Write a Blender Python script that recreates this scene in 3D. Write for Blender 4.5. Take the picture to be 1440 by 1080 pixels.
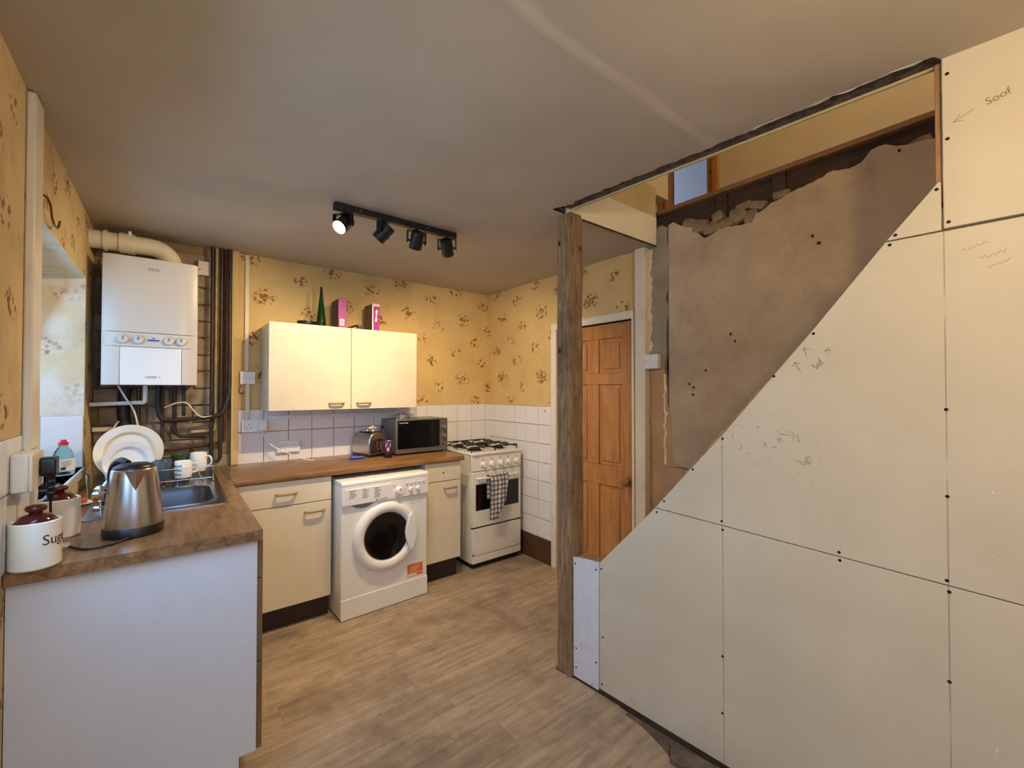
import bpy, bmesh, math, random
from mathutils import Vector, Matrix, noise
random.seed(7)
for o in list(bpy.data.objects): bpy.data.objects.remove(o)
scene = bpy.context.scene
COL = scene.collection
R = math.radians

# ------------------------------------------------------------ camera
cam = bpy.data.cameras.new('camera'); cam_o = bpy.data.objects.new('camera', cam); COL.objects.link(cam_o)
cam.sensor_fit = 'HORIZONTAL'; cam.sensor_width = 36.0; cam.lens = 607.0/1440*36
cam.clip_start = .02
cam_o.location = (0, 0, 1.42); cam_o.rotation_euler = (R(90.8), 0, R(-38.3))
scene.camera = cam_o

# ------------------------------------------------------------ world and big lights
w = bpy.data.worlds.new('world'); scene.world = w; w.use_nodes = True
bg = w.node_tree.nodes['Background']; bg.inputs[0].default_value = (.62, .76, 1, 1); bg.inputs[1].default_value = 1.0

def area(name, loc, rot, sx, sy, power, color):
    l = bpy.data.lights.new(name, 'AREA'); l.shape = 'RECTANGLE'; l.size = sx; l.size_y = sy
    l.energy = power; l.color = color
    o = bpy.data.objects.new(name, l); COL.objects.link(o); o.location = loc; o.rotation_euler = rot
    return o
def point(name, loc, power, color, radius=.05):
    l = bpy.data.lights.new(name, 'POINT'); l.energy = power; l.color = color; l.shadow_soft_size = radius
    o = bpy.data.objects.new(name, l); COL.objects.link(o); o.location = loc; return o
DAY = (.24, .53, 1.0); WARM = (1.0, .75, .46)
area('daylight_sink_window', (-.60, 2.62, 1.52), (0, R(-68), 0), .9, .95, 6, DAY)     # in the window over the sink
area('daylight_near_window', (-.40, 1.26, 1.50), (0, R(-62), 0), .80, .76, 12, DAY)       # in the window left of the camera
area('front_window_fill', (.14, -1.36, 1.60), (R(66), 0, 0), .85, .85, 14, DAY)        # added fill for the end panel, set in an added window behind the camera
area('daylight_bedroom_window', (4.6, 3.4, 3.8), (R(90), 0, 0), 1.0, 1.0, 26, (.5, .66, 1))
point('landing_fill_light', (2.75, -.1, 4.2), 30, (1, .88, .70), .08)  # added fill that brightens the landing wall; no lamp is built here
PENDANT = (.70, -.28, 2.08)
point('pendant_light', PENDANT, 26, (1.0, .71, .36), .05)

SPOT_W = (6, 34, 34, 34); SPOT_A = (120, 125, 125, 125)      # the four heads of the ceiling track, see its builder
vs = scene.view_settings
vs.view_transform = 'Standard'; vs.look = 'None'; vs.gamma = 1; vs.use_curve_mapping = False
vs.exposure = 0.14

# ------------------------------------------------------------ helpers
def lin(c):
    def f(v):
        v /= 255.0
        return v/12.92 if v <= .04045 else ((v+.055)/1.055)**2.4
    return (f(c[0]), f(c[1]), f(c[2]), 1)

class MB:
    """collects shapes; build() makes one mesh object"""
    def __init__(s, off=(0, 0, 0)):
        s.v = []; s.f = []; s.M = Matrix.Translation(-Vector(off))
    def add(s, vs_, fs):
        b = len(s.v); s.v += [s.M @ Vector(p) for p in vs_]; s.f += [[b+i for i in f] for f in fs]; return s
    def box(s, x0, y0, z0, x1, y1, z1):
        return s.add([(x0,y0,z0),(x1,y0,z0),(x1,y1,z0),(x0,y1,z0),(x0,y0,z1),(x1,y0,z1),(x1,y1,z1),(x0,y1,z1)],
                     [(0,3,2,1),(4,5,6,7),(0,1,5,4),(1,2,6,5),(2,3,7,6),(3,0,4,7)])
    def prism(s, poly, plane, a, b):
        """poly of 2d points; plane 'xy','xz','yz'; extruded a..b along the third axis"""
        def p3(p, t):
            return {'xy': (p[0], p[1], t), 'xz': (p[0], t, p[1]), 'yz': (t, p[0], p[1])}[plane]
        n = len(poly)
        return s.add([p3(p, a) for p in poly]+[p3(p, b) for p in poly],
                     [list(range(n))[::-1], list(range(n, 2*n))]+[(i, (i+1) % n, n+(i+1) % n, n+i) for i in range(n)])
    def cyl(s, p0, p1, r0, r1=None, n=16):
        r1 = r0 if r1 is None else r1
        p0 = Vector(p0); p1 = Vector(p1); d = (p1-p0).normalized()
        a = d.orthogonal().normalized(); c = d.cross(a)
        vs_ = []
        for p, r in ((p0, r0), (p1, r1)):
            for i in range(n):
                t = 2*math.pi*i/n; vs_.append(p+a*(math.cos(t)*r)+c*(math.sin(t)*r))
        return s.add(vs_, [list(range(n))[::-1], list(range(n, 2*n))]+[(i, (i+1) % n, n+(i+1) % n, n+i) for i in range(n)])
    def tube(s, pts, r, n=8, smooth=0, rs=None):
        pts = [Vector(p) for p in pts]
        for _ in range(smooth):                       # corner cutting
            q = [pts[0]]
            for a, b in zip(pts, pts[1:]): q += [a.lerp(b, .25), a.lerp(b, .75)]
            q.append(pts[-1]); pts = q
        m = len(pts); vs_ = []; fs = []
        d = (pts[1]-pts[0]).normalized(); a = d.orthogonal().normalized()
        for i, p in enumerate(pts):
            t = (pts[min(i+1, m-1)]-pts[max(i-1, 0)]).normalized()
            a = (a-t*a.dot(t)).normalized(); c = t.cross(a)
            rr = r if rs is None else rs[min(int(i*len(rs)/m), len(rs)-1)]
            for k in range(n):
                u = 2*math.pi*k/n; vs_.append(p+a*(math.cos(u)*rr)+c*(math.sin(u)*rr))
        for i in range(m-1):
            for k in range(n): fs.append((i*n+k, i*n+(k+1) % n, (i+1)*n+(k+1) % n, (i+1)*n+k))
        fs += [list(range(n))[::-1], list(range((m-1)*n, m*n))]
        return s.add(vs_, fs)
    def lathe(s, prof, c=(0, 0, 0), n=32, sx=1, sy=1, axis='z', cap=True):
        c = Vector(c); vs_ = []; fs = []; m = len(prof)
        for r, z in prof:
            for k in range(n):
                u = 2*math.pi*k/n; x, y = math.cos(u)*r*sx, math.sin(u)*r*sy
                p = {'z': (x, y, z), 'y': (x, -z, y), 'x': (z, x, y)}[axis]   # axis 'y': profile z runs towards -Y
                vs_.append(c+Vector(p))
        for i in range(m-1):
            for k in range(n): fs.append((i*n+k, i*n+(k+1) % n, (i+1)*n+(k+1) % n, (i+1)*n+k))
        if cap: fs += [list(range(n))[::-1], list(range((m-1)*n, m*n))]
        return s.add(vs_, fs)
    def grid(s, fn, nu, nv):
        vs_ = [fn(i/nu, j/nv) for j in range(nv+1) for i in range(nu+1)]
        return s.add(vs_, [(j*(nu+1)+i, j*(nu+1)+i+1, (j+1)*(nu+1)+i+1, (j+1)*(nu+1)+i) for j in range(nv) for i in range(nu)])
    def rbox(s, x0, y0, z0, x1, y1, z1, r, plane='xz', n=5):
        """box with rounded corners in one plane"""
        a0, a1, b0, b1, c0, c1 = {'xz': (x0,x1,z0,z1,y0,y1), 'xy': (x0,x1,y0,y1,z0,z1), 'yz': (y0,y1,z0,z1,x0,x1)}[plane]
        return s.prism(rrect(a0, b0, a1, b1, r, n), plane, c0, c1)
    def mesh(s, name, smooth=None, recalc=True):
        me = bpy.data.meshes.new(name); me.from_pydata([tuple(p) for p in s.v], [], s.f); me.update()
        if recalc:
            bm = bmesh.new(); bm.from_mesh(me); bmesh.ops.recalc_face_normals(bm, faces=bm.faces); bm.to_mesh(me); bm.free()
        if smooth is not None:
            me.shade_smooth(); me.set_sharp_from_angle(angle=R(smooth))
        return me
    def build(s, name, mat, parent=None, smooth=None, bevel=0, seg=2, loc=None, rot=None, recalc=True):
        me = s.mesh(name, smooth, recalc)
        o = link(name, me, mat, parent)
        if bevel:
            b = o.modifiers.new('bevel', 'BEVEL'); b.width = bevel; b.segments = seg; b.limit_method = 'ANGLE'; b.angle_limit = R(40)
            if smooth is None: me.shade_smooth(); me.set_sharp_from_angle(angle=R(35))
        if loc: o.location = loc
        if rot: o.rotation_euler = rot
        return o

def rrect(a0, b0, a1, b1, r, n=5):
    P = []
    for cx, cy, t0 in ((a1-r, b1-r, 0), (a0+r, b1-r, 90), (a0+r, b0+r, 180), (a1-r, b0+r, 270)):
        for i in range(n+1):
            t = R(t0+90*i/n); P.append((cx+r*math.cos(t), cy+r*math.sin(t)))
    return P
def link(name, me, mat, parent=None):
    o = bpy.data.objects.new(name, me); COL.objects.link(o)
    if mat is not None and me is not None and len(me.materials) == 0: me.materials.append(mat)
    if parent is not None: o.parent = parent
    return o
def tag(o, label, cat, group=None):
    o['label'] = label; o['category'] = cat
    if group: o['group'] = group
    return o
def thing(name, label, cat, loc=(0, 0, 0), rz=0, group=None):
    o = bpy.data.objects.new(name, None); COL.objects.link(o); o.location = loc; o.rotation_euler = (0, 0, R(rz))
    o.empty_display_size = .05
    return tag(o, label, cat, group)
def struct(o, label=None):
    o['kind'] = 'structure'
    if label: o['label'] = label
    return o
def copy_part(src, parent, loc=None):
    c = src.copy(); COL.objects.link(c); c.parent = parent
    if loc is not None: c.location = loc
    return c
def copy_tree(o, parent=None):
    c = o.copy(); COL.objects.link(c); c.parent = parent
    for ch in list(o.children): copy_tree(ch, c)
    return c
def text(name, body, size, mat, parent, M, bend=None, ext=.0004, sx=1.0, align='CENTER'):
    cu = bpy.data.curves.new(name, 'FONT'); cu.body = body; cu.size = size; cu.align_x = align; cu.align_y = 'CENTER'
    cu.extrude = ext; cu.resolution_u = 3
    t = bpy.data.objects.new('tmp', cu); COL.objects.link(t)
    dg = bpy.context.evaluated_depsgraph_get(); me = bpy.data.meshes.new_from_object(t.evaluated_get(dg))
    bpy.data.objects.remove(t); bpy.data.curves.remove(cu)
    me.name = name
    for v in me.vertices:
        p = v.co.copy(); p.x *= sx
        if bend:                                    # wrap round a vertical cylinder of radius bend (text faces outwards at -Y)
            a = p.x/bend; rr = bend+p.z; p = Vector((math.sin(a)*rr, -math.cos(a)*rr, p.y))
        v.co = M @ p
    me.materials.clear()
    return link(name, me, mat, parent)
FACE_Y = Matrix(((1,0,0,0),(0,0,-1,0),(0,1,0,0),(0,0,0,1)))     # text reading on a face that looks to -Y
def at(x, y, z, M=FACE_Y): return Matrix.Translation((x, y, z)) @ M

# ------------------------------------------------------------ materials
class NT:
    def __init__(s, name):
        s.m = bpy.data.materials.new(name); s.m.use_nodes = True; s.t = s.m.node_tree
        s.b = s.t.nodes['Principled BSDF']
    def n(s, typ, **kw):
        nd = s.t.nodes.new(typ)
        for k, v in kw.items():
            if k.startswith('i_'):
                key = k[2:]; key = int(key) if key.isdigit() else key
                s.set(nd.inputs[key], v)
            else: setattr(nd, k, v)
        return nd
    def set(s, sock, v):
        if isinstance(v, bpy.types.NodeSocket): s.t.links.new(v, sock)
        elif v is not None: sock.default_value = v
    def math(s, op, a, b=None, c=None):
        nd = s.n('ShaderNodeMath', operation=op)
        for i, v in enumerate((a, b, c)):
            if v is not None: s.set(nd.inputs[i], v)
        return nd.outputs[0]
    def vmath(s, op, a, b=None, c=None, out=0):
        nd = s.n('ShaderNodeVectorMath', operation=op)
        for i, v in enumerate((a, b, c)):
            if v is not None: s.set(nd.inputs[i], v)
        return nd.outputs[out]
    def obj(s): return s.n('ShaderNodeTexCoord').outputs['Object']
    def mapping(s, vec, scale=(1, 1, 1), rot=(0, 0, 0), loc=(0, 0, 0)):
        nd = s.n('ShaderNodeMapping'); s.set(nd.inputs[0], vec); nd.inputs['Scale'].default_value = scale
        nd.inputs['Rotation'].default_value = rot; nd.inputs['Location'].default_value = loc; return nd.outputs[0]
    def noise(s, vec, scale, detail=4, rough=.55, dist=0, out=0):
        nd = s.n('ShaderNodeTexNoise'); s.set(nd.inputs['Vector'], vec); nd.inputs['Scale'].default_value = scale
        nd.inputs['Detail'].default_value = detail; nd.inputs['Roughness'].default_value = rough; nd.inputs['Distortion'].default_value = dist
        return nd.outputs[out]
    def ramp(s, fac, stops):
        nd = s.n('ShaderNodeValToRGB'); s.set(nd.inputs[0], fac); e = nd.color_ramp.elements
        while len(e) < len(stops): e.new(.5)
        for el, (p, c) in zip(e, stops): el.position = p; el.color = c
        return nd.outputs[0]
    def mix(s, fac, a, b, blend='MIX'):
        nd = s.n('ShaderNodeMix', data_type='RGBA', blend_type=blend)
        s.set(nd.inputs[0], fac); s.set(nd.inputs[6], a); s.set(nd.inputs[7], b); return nd.outputs[2]
    def smooth(s, v, a, b):
        nd = s.n('ShaderNodeMapRange', interpolation_type='SMOOTHSTEP'); s.set(nd.inputs[0], v)
        nd.inputs[1].default_value = a; nd.inputs[2].default_value = b; return nd.outputs[0]
    def bump(s, h, strength=.3, dist=.002):
        nd = s.n('ShaderNodeBump'); nd.inputs['Strength'].default_value = strength; nd.inputs['Distance'].default_value = dist
        s.set(nd.inputs['Height'], h); s.t.links.new(nd.outputs[0], s.b.inputs['Normal'])
    def done(s, col, rough=.5, metal=0, spec=.5):
        s.set(s.b.inputs['Base Color'], col); s.set(s.b.inputs['Roughness'], rough); s.set(s.b.inputs['Metallic'], metal)
        s.b.inputs['Specular IOR Level'].default_value = spec; return s.m

def plain(name, col, rough=.5, metal=0, var=.12, scale=6, bump=0, bscale=60, spec=.5, dirt=None, dscale=3, damt=.5):
    t = NT(name); c = lin(col); o = t.obj()
    f = t.noise(o, scale, 5)
    dk = tuple(v*(1-var*1.6) for v in c[:3])+(1,); lt = tuple(min(1, v*(1+var)) for v in c[:3])+(1,)
    colr = t.ramp(f, [(.3, dk), (.7, lt)])
    if dirt:
        g = t.smooth(t.noise(o, dscale, 8, .68), .5, .78)
        colr = t.mix(t.math('MULTIPLY', g, damt), colr, lin(dirt))
    if bump: t.bump(t.noise(o, bscale, 4), bump)
    return t.done(colr, rough, metal, spec)

def wood(name, c1, c2, axis='x', rough=.45, scale=1.0, knots=False, bump=.1, spec=.4, grime=None, ring=26, random_tone=0):
    t = NT(name); o = t.obj()
    if random_tone:
        pass
    sc = {'x': (1, 9, 9), 'y': (9, 1, 9), 'z': (9, 9, 1)}[axis]
    sc = tuple(v*scale for v in sc)
    v = t.mapping(o, sc)
    n1 = t.noise(v, 3.2, 6, .6, .6); n2 = t.noise(v, ring, 3, .5, .3)
    f = t.math('ADD', t.math('MULTIPLY', n1, .7), t.math('MULTIPLY', n2, .3))
    col = t.ramp(f, [(.32, lin(c1)), (.5, tuple((a+b)/2 for a, b in zip(lin(c1), lin(c2)))), (.68, lin(c2))])
    if random_tone:
        r = t.n('ShaderNodeObjectInfo').outputs['Random']
        col = t.mix(1.0, col, t.ramp(r, [(0, (1-random_tone,)*3+(1,)), (1, (1+random_tone*.6,)*3+(1,))]), 'MULTIPLY')
    if knots:
        vo = t.n('ShaderNodeTexVoronoi'); t.set(vo.inputs['Vector'], t.mapping(o, {'z': (5, 5, 2.2)}.get(axis, (2.2, 5, 5)))); vo.inputs['Scale'].default_value = 1.25
        k = t.smooth(vo.outputs['Distance'], .13, .05)
        col = t.mix(k, col, lin((88, 48, 22)))
    if grime:
        g = t.smooth(t.noise(o, 2.2, 8, .66), .42, .74)
        col = t.mix(t.math('MULTIPLY', g, .75), col, lin(grime))
    if bump: t.bump(n2, bump)
    return t.done(col, rough, 0, spec)

def wallpaper(name, ux, base=(222, 190, 126), stain=0.0, origin=(1.587, 2.071), wash=None):
    """yellow paper printed with staggered brown flower sprigs; ux = (axis weights) of the horizontal coordinate"""
    t = NT(name); o = t.obj()
    u = t.vmath('DOT_PRODUCT', o, ux, out=1); z = t.n('ShaderNodeSeparateXYZ', i_0=o).outputs[2]
    P = .542
    cmb = t.n('ShaderNodeCombineXYZ', i_0=u, i_1=z).outputs[0]
    wob = t.vmath('SCALE', t.vmath('SUBTRACT', t.noise(cmb, 30, 2, .5, 0, 1), (.5, .5, .5)), None)
    wn = wob.node; wn.inputs['Scale'].default_value = .03
    pw = t.vmath('ADD', cmb, wob)
    motifs = [(0, 0, .080), (.218, .15, .064), (.458, .245, .064), (.287, -.087, .060), (.137, -.205, .058)]
    mask = None; core = None
    for mx, mz, r in motifs:
        d = t.vmath('SUBTRACT', pw, (origin[0]+mx+P*40, origin[1]+mz+P*40, 0))
        wv = t.vmath('WRAP', t.vmath('ADD', d, (P*80, P*80, 0)), (P/2, P/2, 1), (-P/2, -P/2, -1))
        wv = t.vmath('MULTIPLY', wv, (.85, 1.1, 0))
        ln = t.vmath('LENGTH', wv, out=1)
        k = t.smooth(ln, r, r*.62)
        mask = k if mask is None else t.math('MAXIMUM', mask, k)
        if r > .07: core = t.smooth(t.math('ABSOLUTE', t.math('SUBTRACT', ln, .016)), .009, .004)
    vo = t.n('ShaderNodeTexVoronoi'); t.set(vo.inputs['Vector'], cmb); vo.inputs['Scale'].default_value = 38
    leaf = t.smooth(vo.outputs['Distance'], .56, .36)
    big = t.smooth(t.noise(cmb, 34, 2), .34, .46)
    pat = t.math('MULTIPLY', mask, t.math('MULTIPLY', leaf, big))
    pat = t.math('MAXIMUM', pat, t.math('MULTIPLY', core, .8))
    ink = t.ramp(t.noise(cmb, 20, 2), [(.35, lin((96, 62, 30))), (.55, lin((142, 80, 36))), (.7, lin((112, 84, 44)))])
    b = t.ramp(t.noise(cmb, 4, 6, .6), [(.3, lin(tuple(v*.94 for v in base))), (.7, lin(base))])
    col = t.mix(t.math('MULTIPLY', pat, .85), b, ink)
    if wash:
        col = t.mix(t.smooth(t.noise(o, 3.0, 4), .40, .60), col, lin(wash))
    if stain:
        s_ = t.math('MULTIPLY', t.smooth(t.noise(o, 5.0, 8, .7), .48, .72), stain)
        col = t.mix(s_, col, lin((105, 78, 46)))
    t.bump(t.noise(cmb, 220, 3), .12, .001)
    return t.done(col, .72, 0, .25)

M = {}
M['paper_back'] = wallpaper('wallpaper_back', (1, 0, 0), stain=.12)
M['paper_right'] = wallpaper('wallpaper_right', (0, -1, 0), origin=(-3.225, 2.076), stain=.10)
M['paper_left'] = wallpaper('wallpaper_left', (0, 1, 0), base=(222, 196, 144), origin=(2.62, 1.75), stain=.30)
M['paper_reveal'] = wallpaper('wallpaper_reveal', (1, 1, 0), base=(226, 204, 160), origin=(2.73, 1.94), stain=.3, wash=(226, 216, 194))
M['tile'] = plain('tile_glaze', (232, 228, 224), .16, var=.03, scale=3)
M['grout'] = plain('grout', (150, 138, 124), .9, var=.15, scale=20)
M['ceiling'] = plain('ceiling_paint', (186, 175, 154), .78, var=.07, scale=1.6, bump=.18, bscale=26, dirt=(150, 132, 104), dscale=1.5, damt=.30, spec=.3)
M['ceiling_dark'] = plain('bare_lath', (98, 86, 72), .9, var=.45, scale=28, bump=.6, bscale=60)
M['white_gloss'] = plain('white_gloss_paint', (232, 222, 200), .35, var=.05, scale=4, dirt=(170, 150, 118), dscale=6, damt=.35)
M['bare_wall'] = plain('bare_sooty_plaster', (150, 122, 84), .9, var=.3, scale=5, bump=.5, bscale=30, dirt=(46, 34, 24), dscale=5.5, damt=.95)
M['brick'] = plain('painted_brick', (158, 138, 112), .88, var=.22, scale=9, bump=.5, bscale=50, dirt=(48, 36, 26), dscale=5, damt=.95)
M['plaster'] = plain('brown_plaster', (190, 167, 134), .92, var=.14, scale=3.2, bump=.6, bscale=18, dirt=(150, 124, 98), dscale=4.5, damt=.6)
M['cement'] = plain('grey_cement', (158, 148, 124), .92, var=.14, scale=7, bump=.5, bscale=40)
M['tan_plaster'] = plain('tan_backing_plaster', (190, 154, 112), .9, var=.10, scale=6, bump=.3)
M['torn'] = plain('torn_paper', (236, 212, 164), .85, var=.1, scale=20)
M['stone'] = plain('rubble_stone', (142, 120, 92), .95, var=.3, scale=10, bump=.8, bscale=35)
M['dark_core'] = plain('dark_rubble_core', (62, 50, 40), .95, var=.4, scale=12, bump=.8, bscale=30)
M['board'] = None
M['joist'] = wood('old_joist', (44, 33, 24), (84, 64, 44), 'y', .85, bump=.4)
M['old_timber'] = wood('weathered_timber', (104, 80, 54), (188, 154, 112), 'z', .85, scale=2.2, bump=.9, spec=.2, grime=(62, 50, 38), ring=40)
M['stud'] = wood('sawn_stud', (142, 106, 70), (186, 148, 104), 'z', .75, bump=.2)
M['pine'] = wood('varnished_pine', (164, 104, 52), (204, 146, 86), 'z', .32, scale=.9, knots=True, bump=.08, ring=18)
M['pine_dark'] = wood('brown_pine', (126, 88, 52), (170, 124, 78), 'y', .4, bump=.08)
M['worktop'] = wood('worktop_laminate', (92, 60, 36), (164, 122, 78), 'x', .28, scale=1.5, bump=.02, spec=.5, ring=34)
M['worktop_y'] = wood('worktop_laminate_left', (92, 62, 38), (164, 122, 80), 'y', .28, scale=1.5, bump=.02, spec=.5, ring=34)
M['skirting'] = wood('brown_skirting', (64, 42, 26), (100, 68, 42), 'y', .4, bump=.05)
M['kick'] = plain('dark_plinth', (50, 33, 24), .5, var=.2)
M['cream'] = plain('cream_unit_door', (226, 214, 186), .38, var=.03, scale=3, dirt=(205, 186, 146), dscale=9, damt=.35)
M['white_unit'] = plain('white_unit_panel', (216, 219, 221), .42, var=.03, scale=2, dirt=(170, 168, 166), dscale=14, damt=.10)
M['edge_brown'] = wood('unit_edge_band', (110, 82, 52), (140, 108, 70), 'z', .5, bump=.05)
M['handle'] = plain('buff_handle', (170, 138, 98), .4, var=.12)
M['enamel'] = plain('white_enamel', (238, 236, 228), .22, var=.02, scale=3)
M['enamel_warm'] = plain('cooker_enamel', (236, 230, 212), .24, var=.03, scale=4, dirt=(200, 180, 140), dscale=10, damt=.25)
M['plastic_white'] = plain('white_plastic', (236, 234, 228), .35, var=.02)
M['plastic_ivory'] = plain('ivory_plastic', (226, 214, 186), .4, var=.04)
M['grey_print'] = plain('grey_print', (120, 118, 116), .6, var=.05)
M['black_print'] = plain('black_print', (40, 38, 38), .6, var=.05)
M['brown_print'] = plain('brown_print', (74, 34, 22), .5, var=.05)
M['pencil'] = plain('pencil_mark', (142, 130, 108), .8, var=.1)
M['black'] = plain('black_plastic', (20, 19, 19), .38, var=.2)
M['black_metal'] = plain('black_metal', (24, 22, 21), .45, var=.2, spec=.5)
M['iron'] = plain('black_iron', (22, 22, 22), .55, var=.3, bump=.2)
M['pipe_black'] = plain('old_black_pipe', (46, 36, 30), .5, var=.35, scale=14)
M['pipe_brown'] = plain('old_copper_pipe', (98, 66, 44), .45, .4, var=.3, scale=16)
M['pipe_cream'] = plain('painted_pipe', (206, 178, 122), .5, var=.15, scale=12, dirt=(120, 90, 50), dscale=14, damt=.6)
M['flue'] = plain('flue_paint', (232, 222, 190), .4, var=.04, dirt=(180, 160, 120), dscale=8, damt=.3)
M['boiler'] = plain('boiler_casing', (214, 208, 194), .28, var=.015, scale=2)
M['blue_lcd'] = plain('blue_display', (52, 74, 190), .3, var=.1)
M['ceramic'] = plain('white_china', (242, 238, 230), .15, var=.02)
M['cream_china'] = plain('cream_china', (236, 222, 194), .18, var=.03)
M['stoneware'] = plain('canister_stoneware', (238, 230, 208), .25, var=.04, scale=8)
M['maroon'] = plain('maroon_glaze', (84, 24, 20), .14, var=.2, scale=5)
M['slate_china'] = plain('slate_glaze', (74, 84, 96), .25, var=.2)
M['green_china'] = plain('green_glaze', (70, 92, 48), .3, var=.2)
M['chrome'] = plain('chrome', (214, 214, 218), .12, 1, var=.03)
M['alu'] = plain('aluminium_strip', (190, 186, 180), .3, 1, var=.08)
M['screw'] = plain('screw_head', (40, 34, 30), .5, .6, var=.2)
M['red'] = plain('red_cap', (206, 44, 52), .35, var=.06)
M['sponge'] = plain('pink_sponge', (196, 84, 76), .9, var=.2, scale=60, bump=.5)
M['blue_tool'] = plain('blue_handle', (26, 76, 190), .3, var=.06)
M['magenta'] = plain('magenta_card', (168, 40, 140), .4, var=.05)
M['dark_card'] = plain('dark_card', (58, 34, 42), .5, var=.3, scale=30)
M['brown_card'] = plain('brown_card', (120, 92, 66), .6, var=.15, scale=12)
M['orange'] = plain('orange_sticker', (232, 118, 52), .5, var=.04)
M['hook'] = plain('brass_hook', (120, 78, 34), .35, .7, var=.2)
M['purple_can'] = plain('purple_tin', (92, 24, 70), .3, .2, var=.1)
M['oven_glass'] = plain('oven_glass', (10, 10, 14), .06, var=.1)
M['mw_grey'] = plain('silver_grey_paint', (128, 122, 114), .34, .55, var=.06)
M['subfloor'] = plain('dirty_subfloor', (116, 98, 80), .95, var=.35, scale=16, bump=.6, bscale=50, dirt=(58, 48, 40), dscale=9, damt=.8)
M['landing_paint'] = plain('landing_paint', (216, 198, 160), .8, var=.04)
M['bulkhead'] = plain('bulkhead_paint', (230, 220, 190), .7, var=.05, scale=4)
M['bulkhead_old'] = plain('bulkhead_old_paint', (200, 180, 130), .75, var=.08, scale=5)
M['bedroom'] = plain('bedroom_paint', (226, 228, 234), .8, var=.02)
M['painted_filler'] = plain('white_painted_board', (226, 226, 228), .55, var=.03, scale=5, dirt=(168, 164, 160), dscale=14, damt=.5)
M['carpet'] = plain('stair_wood', (140, 108, 76), .7, var=.2, scale=14)

def brushed(name, col, rough=.26):
    t = NT(name); o = t.obj()
    n = t.noise(t.mapping(o, (4, 4, 300)), 3, 3)
    rr = t.math('ADD', t.math('MULTIPLY', n, .06), rough-.03)
    return t.done(lin(col), rr, 1)
M['steel'] = brushed('brushed_steel', (188, 184, 178))
M['sink'] = plain('sink_steel', (168, 170, 174), .24, 1, var=.08, scale=8)
def glassy(name, col, rough=.03, ior=1.45, alpha=None):
    t = NT(name); t.done(lin(col), rough); t.b.inputs['Transmission Weight'].default_value = 1; t.b.inputs['IOR'].default_value = ior; return t.m
M['clear'] = glassy('clear_plastic', (226, 242, 248), .05, 1.2)
M['soap'] = glassy('soap_liquid', (176, 226, 226), .05, 1.2)
M['green_glass'] = glassy('green_glass', (40, 110, 66), .08, 1.4)
def pane():
    t = NT('window_glass'); g = t.t
    tr = t.n('ShaderNodeBsdfTransparent'); gl = t.n('ShaderNodeBsdfGlossy'); gl.inputs['Roughness'].default_value = .03
    mx = t.n('ShaderNodeMixShader'); mx.inputs[0].default_value = .08
    g.links.new(tr.outputs[0], mx.inputs[1]); g.links.new(gl.outputs[0], mx.inputs[2])
    g.links.new(mx.outputs[0], g.nodes['Material Output'].inputs[0]); return t.m
M['pane'] = pane()
def emit(name, col, s):
    t = NT(name); t.done((0, 0, 0, 1), .5); t.b.inputs['Emission Color'].default_value = col; t.b.inputs['Emission Strength'].default_value = s; return t.m
M['bulb'] = emit('lit_lamp', (1, .86, .62, 1), 30)
M['wm_glass'] = plain('door_bowl_glass', (14, 13, 13), .07, var=.3)

def vinyl():
    t = NT('vinyl_planks'); o = t.obj()
    rnd = t.n('ShaderNodeObjectInfo').outputs['Random']
    v = t.mapping(o, (1.1, 10, 1)); v = t.vmath('ADD', v, t.n('ShaderNodeCombineXYZ', i_0=t.math('MULTIPLY', rnd, 30), i_1=t.math('MULTIPLY', rnd, 9)).outputs[0])
    g = t.noise(v, 3.0, 7, .62, .4)
    col = t.ramp(g, [(.28, lin((150, 130, 106))), (.52, lin((180, 159, 132))), (.75, lin((198, 180, 154)))])
    col = t.mix(1, col, t.ramp(rnd, [(0, (.84, .83, .82, 1)), (1, (1.05, 1.04, 1.03, 1))]), 'MULTIPLY')
    d1 = t.smooth(t.noise(o, 2.0, 9, .68), .44, .70); d2 = t.smooth(t.noise(o, 9, 7, .7), .50, .72)
    col = t.mix(t.math('MULTIPLY', d1, .72), col, lin((112, 95, 78)))
    col = t.mix(t.math('MULTIPLY', d2, .35), col, lin((104, 86, 68)))
    sp = t.n('ShaderNodeTexVoronoi'); t.set(sp.inputs['Vector'], o); sp.inputs['Scale'].default_value = 9
    col = t.mix(t.smooth(sp.outputs['Distance'], .045, .025), col, lin((70, 54, 42)))
    t.bump(t.noise(v, 14, 4), .08, .001)
    return t.done(col, t.math('ADD', t.math('MULTIPLY', d1, .2), .42), 0, .4)
M['vinyl'] = vinyl()

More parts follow.
